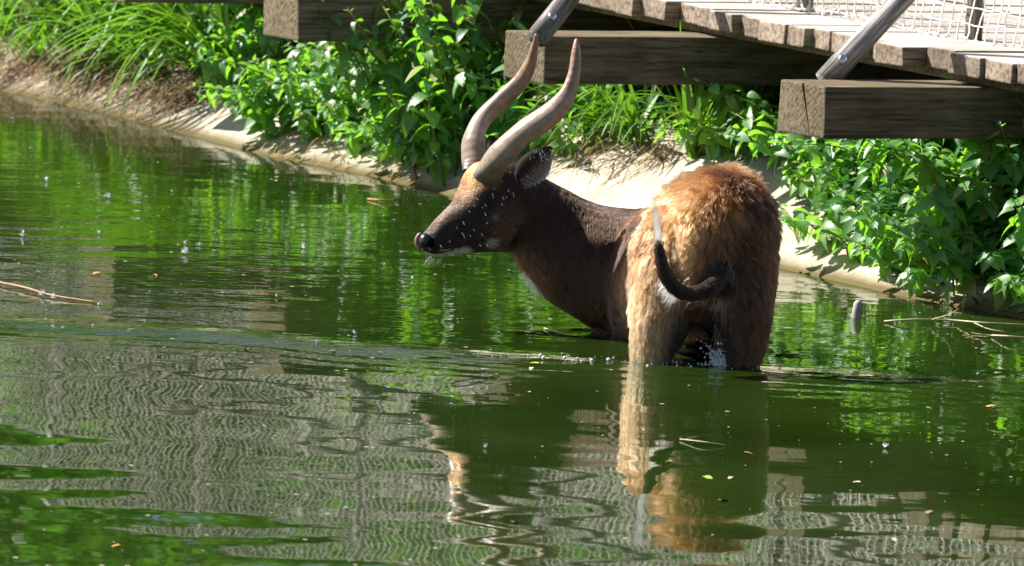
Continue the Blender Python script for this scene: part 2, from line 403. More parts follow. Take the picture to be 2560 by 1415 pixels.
# rope nets, laced along the posts
def net(name, off, label):
    SB = [(-18+.062*i) for i in range(int(21.6/.062))]; NZ = 20; cz = .062
    pts = np.zeros((len(SB), NZ, 3))
    pl = np.array([(q-E0)@B3 for q in posts]); pa = np.array([(q-E0)@A3 for q in posts])
    for i, s_ in enumerate(SB):
        aa = np.interp(s_, pl, pa)+off-.045
        for k in range(NZ):
            j = rng.normal(0, .005, 3)
            sag = .012*math.sin(s_*3.4+k*.3)
            pts[i, k] = E0+B3*(s_+.012*math.sin(k*.9+s_*2))+A3*(aa+.02*math.sin(s_*2.2+k*.35))+Z3*(.885+cz*k+sag*(1-k/NZ))+j*(1 if k else .5)
    E_ = []
    idx = np.arange(len(SB)*NZ).reshape(len(SB), NZ)
    E_ += list(zip(idx[:-1].ravel(), idx[1:].ravel())); E_ += list(zip(idx[:, :-1].ravel(), idx[:, 1:].ravel()))
    E_ = np.array(E_); P = pts.reshape(-1, 3); a, b = P[E_[:, 0]], P[E_[:, 1]]
    # sag each cord a little by a midpoint
    mid = (a+b)/2+rng.normal(0, .003, a.shape); r = np.where((E_[:, 0] % NZ == 0) & (E_[:, 1] % NZ == 0), .006, .0035)
    d = b-a; d /= np.linalg.norm(d, axis=1)[:, None]
    x = np.cross(d, nrm([.31, .2, .93])); x /= np.linalg.norm(x, axis=1)[:, None]; y = np.cross(d, x)
    V = []
    for C_ in (a, mid, b):
        for k in range(3):
            an = 2*math.pi*k/3; V.append(C_+(x*math.cos(an)+y*math.sin(an))*r[:, None])
    V = np.stack(V, 1).reshape(-1, 3); n = len(a); Fc = []
    base = (np.arange(n)*9)[:, None]
    for s_ in (0, 3):
        for k in range(3):
            Fc.append(base+np.array([[s_+k, s_+(k+1) % 3, s_+3+(k+1) % 3, s_+3+k]]))
    Fc = np.concatenate(Fc)
    o = link(name, mesh(name, V, Fc, M_ROPE, True)); tag(o, label, 'net', 'rope nets along the footbridge')
    # lacing knots along the foot rope
    kn = []
    for i in range(0, len(SB), 1):
        q = pts[i, 0]; r_ = .013
        P_ = [q+np.array([math.cos(t)*r_*.6, math.sin(t)*r_, math.sin(t*1.0+i)*r_]) for t in np.linspace(0, 5.5, 6)]
        kn.append(tube(P_, .0035, 4, False))
    tag(link('knot_row', mesh('knot_row', *join(kn), M_ROPE, True), o), kind='stuff')
net('rope_net', 0, 'pale knotted rope net laced along the pond side of the footbridge')
net('rope_net', 1.45, 'pale knotted rope net on the far side of the footbridge deck')

# ------------------------------------------------------------------ nettles
def leaf_mesh(name, m, bend, fold, wmax=.30, teeth=7, tip=1.5):
    V = []; n = teeth*2+1
    for i in range(n):
        u = i/(n-1)
        wd = wmax*(math.sin(math.pi*u**.62)**.8 if 0 < u < 1 else 0)*(1-.25*u)
        wd = max(wd, 0)*(1.10 if i % 2 else .90)
        xx = u-.03*(i % 2 == 0); z = -bend*u*u; x = u*(1-.25*bend*u)
        V += [(x, 0, z), (x-.02, wd, z+fold*wd), (x-.02, -wd, z+fold*wd)]
    Fc = []
    for i in range(n-1):
        a, b = 3*i, 3*i+3
        Fc += [(a, b, b+1, a+1), (a, a+2, b+2, b)]
    me = mesh(name, V, Fc, m, True); return me
LEAVES = [leaf_mesh('leaf', L_NET, b, f, w_) for b, f, w_ in ((.15, .25, .30), (.45, .35, .27), (.30, .15, .33), (.65, .30, .26), (.05, .45, .30))]
LEAVES_D = [leaf_mesh('leaf', L_DARK, b, f, w_, 3) for b, f, w_ in ((.2, .25, .36), (.5, .3, .33))]
# slender flower strings that hang from the nettle nodes
FLOW = mesh('flower_string', *join([tube([(0, 0, 0), (.3*math.cos(a), .3*math.sin(a), -.15), (.45*math.cos(a), .45*math.sin(a), -.6)], [.03, .03, .02], 4, False) for a in (0, 1.9, 4.1)]), leaf_mat('nettle_flower', (.16, .24, .07), (.2, .26, .1), (.3, .4, .1), .7, .3, .2))

def make_nettle(h, lean, nodes, lsize, leaves=LEAVES, flowers=True, az0=None):
    """parts of one nettle in local coordinates: stem arching by 'lean' along +X"""
    P = []
    ph = random.uniform(0, 6.28); tot = nodes
    for u in np.linspace(0, 1, 7):
        P.append((lean*h*u**1.7+.02*h*math.sin(u*5+ph), .05*h*math.sin(u*4+ph), h*u*(1-.28*lean*u)))
    parts = [('stem', mesh('stem', *tube(P, np.linspace(.0032, .0012, 7)*(1+h), 5), L_STEM, True), Matrix.Identity(4))]
    P = np.array(P)
    for k in range(nodes):
        u = .12+.86*(k/(nodes-1))**.9
        c = np.array([np.interp(u, np.linspace(0, 1, 7), P[:, i]) for i in range(3)])
        az = ph+k*math.pi/2+random.uniform(-.4, .4)
        sz = lsize*(.45+.75*math.sin(math.pi*min(.95, u*.8+.12)))*random.uniform(.85, 1.15)
        if k == nodes-1: sz *= .55
        for sgn in (0, math.pi):
            droop = random.uniform(-.1, .75) if k < nodes-1 else random.uniform(-.9, -.3)
            off = np.array([math.cos(az+sgn), math.sin(az+sgn), 0])*.010
            mt = Matrix.Translation(Vector(c+off)) @ Euler((random.uniform(-.45, .45), droop, az+sgn), 'XYZ').to_matrix().to_4x4() @ Matrix.Diagonal((sz, sz*random.uniform(.85, 1.2), sz, 1))
            parts.append(('leaf', random.choice(leaves), mt))
        if flowers and .45 < u < .9 and random.random() < .6:
            parts.append(('flower_string', FLOW, Matrix.Translation(Vector(c)) @ Matrix.Rotation(az+.8, 4, 'Z') @ Matrix.Scale(lsize*.55, 4)))
    return parts
PROTO = {
    'giant': [make_nettle(random.uniform(.72, .9), random.uniform(.15, .35), 14, .082) for _ in range(4)],
    'tall': [make_nettle(random.uniform(.46, .58), random.uniform(.25, .6), 11, .084) for _ in range(6)],
    'mid': [make_nettle(random.uniform(.34, .44), random.uniform(.3, .8), 11, .074) for _ in range(7)],
    'low': [make_nettle(random.uniform(.20, .29), random.uniform(.2, .9), 8, .058) for _ in range(6)],
    'tiny': [make_nettle(random.uniform(.08, .13), random.uniform(.2, .6), 5, .034, flowers=False) for _ in range(4)],
}
def put_plant(name, parts, loc, rot, sc, label, group):
    r = bpy.data.objects.new(name, None); COL.objects.link(r); r.empty_display_size = .05
    r.location = Vector([float(c) for c in loc]); r.rotation_euler = rot; r.scale = (sc, sc, sc)
    tag(r, label, 'plant', group)
    for nm, data, mt in parts:
        c = bpy.data.objects.new(nm, data); COL.objects.link(c); c.parent = r; c.matrix_local = mt
    return r
def inpoly(p, poly):
    x, y = p; c = False; j = len(poly)-1
    for i in range(len(poly)):
        xi, yi = poly[i]; xj, yj = poly[j]
        if (yi > y) != (yj > y) and x < (xj-xi)*(y-yi)/(yj-yi)+xi: c = not c
        j = i
    return c
def sample(poly, n, mind):
    xs = [q[0] for q in poly]; ys = [q[1] for q in poly]; out = []; tries = 0
    while len(out) < n and tries < 6000:
        tries += 1; p = (random.uniform(min(xs), max(xs)), random.uniform(min(ys), max(ys)))
        if inpoly(p, poly) and all((p[0]-q[0])**2+((p[1]-q[1])*1.4)**2 > mind**2 for q in out): out.append(p)
    return out
OUT = math.atan2(-NI[1], -NI[0])           # azimuth pointing from the land to the water
def patch(poly, n, mind, kinds, where, sc=(.9, 1.15), spread=1.0, tilt=.42, out=None):
    for px, py in sample(poly, n, mind):
        P = ground(px, py); k = random.choice(kinds); d = hz(P[0], P[1])[1]
        az = (OUT if out is None else out)+random.gauss(0, spread)
        look = {'giant': 'very tall nettle', 'tall': 'tall upright nettle', 'mid': 'bushy nettle', 'low': 'low nettle', 'tiny': 'tiny seedling'}[k]
        low = 'overhanging the water edge' if d < .22 else ('half way up the bank' if d < .5 else 'high on the bank')
        if k == 'tiny': low = 'on bare concrete'
        label = '%s %s %s' % (look, low, where)
        put_plant('nettle' if k != 'tiny' else 'seedling', random.choice(PROTO[k]), P-Z3*.01, Euler((random.uniform(-.15, .15), tilt+random.uniform(-.2, .25), az)), random.uniform(*sc), label, label)
patch([(585, 235), (640, 330), (690, 375), (780, 350), (930, 330), (1090, 330), (1090, 250), (900, 200), (660, 170)], 66, 22, ['mid', 'mid', 'low'], 'beside the leaf-hidden beam end')
patch([(540, 60), (560, 200), (640, 210), (660, 90)], 9, 30, ['tall', 'mid'], 'next to the leaning sedges', tilt=.1)
patch([(960, 400), (980, 430), (1130, 465), (1150, 420), (1010, 390)], 12, 22, ['giant', 'giant', 'tall'], 'in front of the shaded beam', tilt=.16, spread=.5, out=math.pi)
patch([(760, 350), (960, 408), (1130, 452), (1130, 390), (950, 350)], 18, 24, ['low', 'low', 'mid'], 'in the shade of the beams')
patch([(1090, 280), (1120, 345), (1200, 375), (1300, 405), (1440, 400), (1500, 330), (1420, 250), (1290, 240), (1120, 200)], 46, 24, ['mid', 'low', 'low'], 'behind the antelope horns')
patch([(1080, 300), (1090, 400), (1250, 425), (1250, 320)], 20, 26, ['tall', 'giant'], 'beside the beam behind the horns', tilt=.10)
patch([(1815, 405), (1930, 400), (1930, 320), (1840, 320)], 26, 14, ['tiny', 'tiny', 'low'], 'next to the sedge tussock', sc=(.9, 1.3))
patch([(1960, 400), (2010, 480), (2030, 560), (2060, 610), (2130, 672), (2230, 705), (2330, 735), (2450, 765), (2560, 785), (2620, 780), (2620, 500), (2300, 420), (1960, 370)], 88, 24, ['mid', 'mid', 'low'], 'under the cracked beam end')
patch([(2330, 480), (2340, 600), (2400, 680), (2620, 760), (2620, 480)], 32, 34, ['tall', 'tall', 'mid'], 'before the dark underside of the deck', tilt=.15)

patch([(2640, 520), (2640, 800), (2950, 850), (2950, 560)], 8, 60, ['tall', 'mid'], 'along the bank past the dead branch')
# undergrowth: the unbroken mass of leaves behind and below the single plants
def undergrowth(name, polys, label, m, per=10, size=.05):
    V = []; Fc = []
    for poly, n, h in polys:
        for px, py in sample(poly, n, 2):
            P = ground(px, py)
            for _ in range(per):
                c = P+np.array([random.gauss(0, .05), random.gauss(0, .05), random.uniform(0, h)])
                az = random.uniform(0, 6.28); dr = random.uniform(-.3, 1.0); L = size*random.uniform(.6, 1.3); wv = L*.3
                a = np.array([math.cos(az)*math.cos(dr), math.sin(az)*math.cos(dr), -math.sin(dr)]); b = np.array([-math.sin(az), math.cos(az), random.uniform(-.4, .4)])*wv
                o = len(V); V += [c, c+a*L*.45+b, c+a*L, c+a*L*.45-b, c+a*L*.45+np.array([0, 0, -wv*.3])]
                Fc += [(o, o+4, o+1), (o+4, o+2, o+1), (o, o+3, o+4), (o+4, o+3, o+2)]
    o = link(name, mesh(name, V, Fc, m, True)); tag(o, label, 'undergrowth', kind='stuff'); return o
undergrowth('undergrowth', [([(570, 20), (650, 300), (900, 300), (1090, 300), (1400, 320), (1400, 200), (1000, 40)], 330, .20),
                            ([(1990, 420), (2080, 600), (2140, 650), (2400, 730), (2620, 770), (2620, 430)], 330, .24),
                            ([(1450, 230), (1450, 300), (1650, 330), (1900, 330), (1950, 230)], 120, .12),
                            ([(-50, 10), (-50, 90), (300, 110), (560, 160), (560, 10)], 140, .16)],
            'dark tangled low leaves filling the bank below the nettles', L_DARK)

# ------------------------------------------------------------------ sedges and dry straw
def blade_mesh(name, m, arch, wd, kink=0.0):
    V = []; n = 9
    for i in range(n):
        u = i/(n-1); an = math.pi/2-arch*u**1.4
        if i == 0: x = z = 0.0
        else:
            x += math.cos(an-kink*(u > .55))/(n-1); z += math.sin(an-kink*(u > .55))/(n-1)
        w_ = wd*(.55+.6*math.sin(math.pi*min(1, .25+u*.5)))*(1-u**3)+.0004
        V += [(x, -w_, z), (x+.0, 0, z-w_*.5), (x, w_, z)]
    Fc = []
    for i in range(n-1):
        a, b = 3*i, 3*i+3; Fc += [(a, a+1, b+1, b), (a+1, a+2, b+2, b+1)]
    return mesh(name, V, Fc, m, True)
BL = [blade_mesh('blade', L_SEDGE, a, w_, k) for a, w_, k in ((.5, .013, 0), (.9, .015, 0), (1.3, .013, 0), (1.7, .012, 0), (.3, .015, 0), (.7, .016, .9), (1.1, .012, 1.1), (2.1, .012, 0))]
def straw_clump(c, n, L, spread, out=0.0, wd=.004, lo=-.3, hi=.8):
    parts = []
    for _ in range(n):
        az = random.uniform(0, 6.28) if random.random() > out else OUT+random.gauss(0, .6)
        l = L*random.uniform(.4, 1.2); el = random.uniform(lo, hi); p = np.array(c)+np.array([random.gauss(0, spread), random.gauss(0, spread), 0])
        gz = hz(p[0], p[1])[0]; p[2] = gz+random.uniform(0, .05)
        P = [p]; d = np.array([math.cos(az)*math.cos(el), math.sin(az)*math.cos(el), math.sin(el)])
        for k in range(5):
            d = nrm(d+np.array([random.gauss(0, .12), random.gauss(0, .12), -.28])); q = P[-1]+d*l/5
            q[2] = max(q[2], max(0.004, hz(q[0], q[1])[0])+.006); P.append(q)
        b = nrm(np.cross(d, Z3)+1e-6)*wd*random.uniform(.5, 1.2)
        V = []
        for k, q in enumerate(P): V += [q-b*(1-k/6), q+b*(1-k/6)]
        parts.append((V, [(2*k, 2*k+1, 2*k+3, 2*k+2) for k in range(5)]))
    return join(parts)
def tussock(px, py, n, L, spread, label, az=None, azs=1.2, straw=40, tilt=.2, group=None, sw=.25, P=None):
    P = ground(px, py) if P is None else P; t = empty('sedge_tussock', P-Z3*.01); tag(t, label, 'sedge', group)
    for _ in range(n):
        a = random.uniform(0, 6.28) if az is None else random.gauss(az, azs)
        o = bpy.data.objects.new('blade', random.choice(BL)); COL.objects.link(o); o.parent = t
        rr = random.uniform(0, spread); a2 = random.uniform(0, 6.28)
        o.location = (rr*math.cos(a2), rr*math.sin(a2), 0)
        o.rotation_euler = Euler((random.gauss(0, .1), random.uniform(-.05, .45)+tilt*.5, a)); l = L*random.uniform(.55, 1.15)
        o.scale = (l, max(.45, l), l)
    if straw:
        v, f = straw_clump(P, straw, L*.75, spread*1.6, .6, wd=.0035)
        v = [np.array(q)-np.array(t.location) for q in v]
        tag(link('dry_straw', mesh('dry_straw', v, f, L_STRAW, True), t), kind='stuff')
    return t
UPL = math.atan2(.2, -1)
tussock(285, 165, 80, .75, .08, 'bright green sedge tussock with blades fanning out over the concrete edge', az=UPL, azs=.9, straw=50, tilt=.7)
tussock(560, 215, 80, .95, .10, 'dark green sedge tussock leaning away from the nettle clump', az=UPL, azs=.6, straw=50, tilt=.8)
tussock(180, 110, 50, .60, .12, 'pale green sedge tussock behind the brown straw on the bank', az=UPL, azs=1.3, straw=30, tilt=.5)
tussock(440, 130, 70, .9, .16, 'tall yellow-green sedge tussock behind the two leaning sedges', az=UPL, azs=1.2, straw=20, tilt=.5)
tussock(90, 150, 44, .42, .10, 'small drooping sedge tussock rooted at the top of the concrete edge', az=UPL, azs=1.0, straw=40, tilt=.6)
tussock(400, 200, 50, .6, .08, 'drooping sedge tussock between the bright and the dark green ones', az=UPL, azs=.9, straw=40, tilt=.8)
tussock(10, 90, 36, .45, .12, 'small sedge tussock at the head of the brown straw fringe', straw=40)
tussock(330, 60, 60, .8, .16, 'tall sedge tussock standing in the shade of the footbridge', az=UPL, azs=1.2, straw=20, tilt=.3)
tussock(-170, 20, 40, .6, .12, 'loose sedge tussock on the bank past the straw fringe', az=UPL, azs=1.3, straw=30, tilt=.5)
tussock(1745, 390, 50, .62, .045, 'sedge tussock with upright broken blades growing on the bare concrete bank', straw=0, tilt=.1)
tussock(1590, 355, 60, .55, .10, 'low sedge tussock with arching blades under the middle of the deck', az=math.pi, azs=1.0, straw=50, tilt=.7)
tussock(1880, 290, 30, .50, .08, 'shaded sedge tussock standing under the deck beside the cracked beam', straw=10, tilt=.2)
tussock(1490, 340, 34, .45, .08, 'thin sedge tussock against the side of the braced beam', straw=16, tilt=.3)
# straw fringe hanging over the edge
def fringe(name, pts, n, L, label, out=.85, lo=-.5, hi=.5):
    parts = [straw_clump(ground(*q), n, L, .07, out, wd=.0045, lo=lo, hi=hi) for q in pts]
    o = link(name, mesh(name, *join(parts), L_STRAW, True)); tag(o, label, 'straw', kind='stuff')
fringe('dry_straw', [(x, 160+x*.18+random.uniform(-45, 12)) for x in range(-320, 540, 22)], 34, .34, 'brown dry straw hanging over the concrete edge')
fringe('dry_grass', [(x, 372+random.uniform(-25, 20)) for x in range(1450, 1740, 40)], 16, .26, 'pale dry grass lying on the concrete beside the sedge tussock', out=.5)
fringe('dead_stems', [(x, 350+(x-700)*.14+random.uniform(-20, 20)) for x in range(720, 1130, 40)], 10, .16, 'dead brown stems under the nettles at the bank edge')

# ------------------------------------------------------------------ trees beyond the bridge (seen mirrored in the pond)
def crown_mesh(name, rx, rz, n, seed):
    r = np.random.default_rng(seed); cl = []
    for _ in range(26):
        v = r.normal(size=3); v /= np.linalg.norm(v); cl.append(v*np.array([rx, rx, rz])*r.uniform(.35, .95))
    V = []; Fc = []
    for _ in range(n):
        c = cl[r.integers(len(cl))]+r.normal(0, 1, 3)*np.array([.26, .26, .22])*rx*.55
        a = nrm(r.normal(size=3)); b = nrm(np.cross(a, r.normal(size=3))); L = r.uniform(.06, .13)
        o = len(V); V += [c-a*L, c+b*L*.5, c+a*L, c-b*L*.5]; Fc.append((o, o+1, o+2, o+3))
    return mesh(name, V, Fc, L_TREE)
CR = [crown_mesh('crown', 1.25, 1.5, 6500, 1), crown_mesh('crown', 1.5, 1.35, 7500, 2)]
def trunk_mesh(h):
    parts = [tube(spline([(0, 0, -.2), (.05, .02, h*.4), (-.03, .05, h*.8), (.02, 0, h)], 8), np.linspace(.13, .05, 8), 8)]
    for k in range(5):
        a = k*1.3; parts.append(tube(spline([(0, 0, h*(.45+.08*k)), (.4*math.cos(a), .4*math.sin(a), h*(.7+.06*k)), (.8*math.cos(a), .8*math.sin(a), h*(.95+.05*k))], 5), np.linspace(.05, .015, 5), 5))
    return join(parts)
TRK = mesh('trunk', *trunk_mesh(1.6), M_BARK, True)
spots = [(-7.5, 13.5, 1.1), (-4.6, 13.2, .95), (-2.2, 11.0, 1.0), (.2, 10.0, .9), (2.2, 8.6, 1.0), (4.1, 7.4, .95), (6.0, 6.0, 1.0), (-6.0, 16.5, 1.2), (1.5, 13.5, 1.2), (5.0, 10.5, 1.25), (-1.2, 15.0, 1.2), (-9.5, 19, 1.7), (-5.2, 20, 1.7), (-1, 19, 1.7), (-3.6, 15.2, 1.4), (-7.8, 17.0, 1.6), (3, 17, 1.7), (-3.2, 12.2, .9), (-5.8, 14.0, 1.1)]
for i, (x, y, s_) in enumerate(spots):
    t = empty('tree', (x, y, hz(x, y)[0])); t.scale = (s_,)*3; t.rotation_euler.z = i*1.9
    tag(t, 'broad leafy green tree beyond the footbridge, mirrored in the pond', 'tree', 'trees beyond the footbridge')
    link('trunk', TRK, t); link('crown', CR[i % 2], t, (0, 0, 1.55))
# ------------------------------------------------------------------ the antelope
YH = -1.87
HD = nrm([-.27, .96, 0]); LT = np.array([HD[1], -HD[0], 0])          # heading, and its lateral (towards +x)
def pz(px, Y, z):
    a, b = pd(px, 0, Y), pd(px, 1000, Y); py = 1000*(z-a[2])/(b[2]-a[2]); return pd(px, py, Y)
def loft(st, n=22, e=2.0):
    """closed surface through elliptical stations (centre, u half axis, v half axis), smoothly resampled"""
    arr = np.array([np.concatenate([c, u, v]) for c, u, v in st]); arr = spline(arr, len(st)*4)
    V = []; Fc = []
    for r in arr:
        c, u, v = r[:3], r[3:6], r[6:9]
        for k in range(n):
            a = 2*math.pi*k/n; ca, sa = math.cos(a), math.sin(a)
            V.append(c+u*math.copysign(abs(sa)**(2/e), sa)+v*math.copysign(abs(ca)**(2/e), ca))
    m_ = len(arr)
    for i in range(m_-1):
        for k in range(n): Fc.append((i*n+k, i*n+(k+1) % n, (i+1)*n+(k+1) % n, (i+1)*n+k))
    V.append(arr[0][:3]); V.append(arr[-1][:3]); o = m_*n
    for k in range(n): Fc.append((o, (k+1) % n, k)); Fc.append((o+1, (m_-1)*n+k, (m_-1)*n+(k+1) % n))
    return V, Fc
CHAIN = {}
def note(name, st):
    arr = np.array([np.concatenate([c, [np.linalg.norm(u)*.5+np.linalg.norm(v)*.5]]) for c, u, v in st])
    CHAIN[name] = spline(arr, len(st)*6)
def rnd(chain):   # round limb from (point, radius)
    st = []
    P = np.array([c for c, r in chain]); T = np.gradient(P, axis=0)
    for (c, r), t in zip(chain, T):
        t = nrm(t); x = nrm(np.cross(t, [0.02, 1, .03])); y = np.cross(t, x); st.append((np.array(c), x*r, y*r))
    return st
parts = []
# trunk
st = []
for dy, px, zt, zb, hw in ((-.085, 1806, .46, .30, .07), (-.06, 1808, .52, .20, .125), (.0, 1808, .58, .12, .170), (.08, 1802, .606, .06, .183), (.2, 1762, .585, .01, .187), (.33, 1732, .53, -.04, .185),
                           (.46, 1692, .475, -.08, .18), (.57, 1650, .435, -.10, .175), (.67, 1612, .415, -.09, .16), (.75, 1575, .395, -.05, .13), (.80, 1550, .34, .02, .07)):
    c = pz(px, YH+dy, (zt+zb)/2); st.append((c, np.array([0, 0, (zt-zb)/2]), LT*hw))
note('trunk', st); parts.append(loft(st, 26))
# neck
st = []
for a, b, dy, hw in (((1625, 530), (1545, 850), .66, .15), ((1548, 524), (1448, 798), .69, .125), ((1480, 506), (1364, 746), .71, .105), ((1408, 470), (1308, 684), .715, .088), ((1340, 436), (1280, 632), .71, .075), ((1300, 430), (1262, 600), .70, .06)):
    p, q = pd(*a, YH+dy), pd(*b, YH+dy); st.append(((p+q)/2, (p-q)/2, np.array([.25, .95, 0])*hw))
note('neck', st); parts.append(loft(st, 22))
# head
NOSE = pd(1048, 604, YH+.60); POLL = pd(1300, 440, YH+.70); HAX = nrm(NOSE-POLL)
HLT = nrm(np.cross(HAX, [0, 0, 1])); HUP = np.cross(HLT, HAX)
if HLT[1] > 0: HLT = -HLT
if HUP[2] < 0: HUP = -HUP
st = []
for a, b, hw in (((1345, 428), (1330, 590), .045), ((1312, 416), (1306, 612), .068), ((1262, 402), (1276, 626), .076), ((1200, 405), (1250, 629), .078), ((1166, 430), (1216, 631), .074), ((1146, 470), (1184, 633), .060), ((1130, 505), (1156, 637), .050), ((1112, 526), (1128, 643), .044), ((1086, 552), (1100, 645), .040), ((1066, 577), (1080, 641), .036), ((1052, 592), (1066, 632), .028), ((1046, 602), (1058, 622), .014)):
    m_ = ((a[0]+b[0])/2-1048)/252; dy = .60+.10*np.clip(m_, 0, 1.1)
    p, q = pd(*a, YH+dy), pd(*b, YH+dy); st.append(((p+q)/2, (p-q)/2, HLT*hw))
note('head', st); parts.append(loft(st, 22, 2.15))
EYE = pd(1204, 492, YH+.665)+HLT*.066
parts.append(loft(rnd([(EYE-HAX*.05-HLT*.03+HUP*.012, .012), (EYE-HLT*.028+HUP*.016, .036), (EYE+HAX*.05-HLT*.03+HUP*.01, .012)]), 12))   # brow
# legs
def leg(name, pts):
    st = rnd([(pd(px, py, YH+dy) if py is not None else pz(px, YH+dy, z), r) for px, py, dy, z, r in pts]); note(name, st); parts.append(loft(st, 16))
leg('leg_l', [(1715, 560, .16, 0, .11), (1700, 625, .09, 0, .148), (1676, 700, .05, 0, .132), (1654, 775, .02, 0, .105), (1640, 840, -.01, 0, .080), (1632, 895, -.03, 0, .062), (1640, None, -.07, -.14, .045), (1640, None, -.02, -.30, .034), (1640, None, .0, -.5, .04)])
leg('leg_r', [(1845, 560, .14, 0, .10), (1852, 625, .08, 0, .112), (1856, 700, .05, 0, .106), (1858, 780, .02, 0, .092), (1855, 850, 0, 0, .075), (1848, 910, -.02, 0, .060), (1845, None, -.06, -.14, .045), (1845, None, -.01, -.30, .034), (1845, None, .02, -.5, .04)])
leg('fore_l', [(1560, None, .68, .12, .11), (1545, None, .68, -.08, .08), (1545, None, .66, -.3, .045), (1545, None, .66, -.55, .04)])
leg('fore_r', [(1640, None, .72, .12, .10), (1640, None, .72, -.08, .08), (1640, None, .70, -.3, .045), (1640, None, .70, -.55, .04)])
# tail
tp = [(1806, 680, -.05, .030), (1790, 706, -.12, .029), (1762, 727, -.17, .028), (1727, 735, -.20, .027), (1692, 722, -.22, .025), (1665, 687, -.23, .021), (1652, 645, -.235, .016), (1647, 606, -.24, .011)]
st = rnd([(pd(a, b, YH+c), r*.80) for a, b, c, r in tp]); note('tail', st); parts.append(loft(st, 12))
V, Fc = join(parts)
tmp = link('tmp_body', mesh('tmp_body', V, Fc))
md = tmp.modifiers.new('r', 'REMESH'); md.mode = 'VOXEL'; md.voxel_size = .0075
md = tmp.modifiers.new('s', 'SMOOTH'); md.factor = .5; md.iterations = 7
bpy.context.view_layer.update()
dg = bpy.context.evaluated_depsgraph_get()
bme = bpy.data.meshes.new_from_object(tmp.evaluated_get(dg)); bme.name = 'body'
bpy.data.objects.remove(tmp)
nv = len(bme.vertices); P = np.empty(nv*3); bme.vertices.foreach_get('co', P); P = P.reshape(-1, 3)
Nn = np.empty(nv*3); bme.vertices.foreach_get('normal', Nn); Nn = Nn.reshape(-1, 3)
# muscle relief: soft hollows
def sm_noise(P, s, seed=0, k=6):
    r = np.random.default_rng(seed); o = np.zeros(len(P))
    for _ in range(k):
        a = r.normal(size=3); a /= np.linalg.norm(a); o += np.sin(P@a*s*r.uniform(.6, 1.6)+r.uniform(0, 6.28))
    return o/k*1.8
P = P+Nn*(.004*sm_noise(P, 30, 5)[:, None]); bme.vertices.foreach_set('co', P.ravel())
names = list(CHAIN); CP = np.concatenate([CHAIN[n] for n in names]); CI = np.concatenate([[i]*len(CHAIN[n]) for i, n in enumerate(names)])
from mathutils.kdtree import KDTree
def region(P):
    out = np.zeros(len(P), int)
    for i in range(0, len(P), 4000):
        d = np.linalg.norm(P[i:i+4000, None]-CP[None, :, :3], axis=2)/np.maximum(CP[:, 3], .02)
        out[i:i+4000] = CI[d.argmin(1)]
    ct = CHAIN['tail']; near_t = np.linalg.norm(P[:, None]-ct[None, ::2, :3], axis=2).min(1) if len(P) < 60000 else np.concatenate([np.linalg.norm(q_[:, None]-ct[None, ::2, :3], axis=2).min(1) for q_ in np.array_split(P, 8)])
    out[(near_t < .036) & (P[:, 1] < YH-.085)] = names.index('tail')
    return out
ID = {n: i for i, n in enumerate(names)}
HC = pz(1790, YH+.06, .3)
def mixv(a, b, w): return a*(1-w[:, None])+np.array(b)[None]*w[:, None]
def spot(P, c, r, soft=.5): return 1-sstep(r*(1-soft), r*(1+soft), np.linalg.norm(P-c, axis=1))
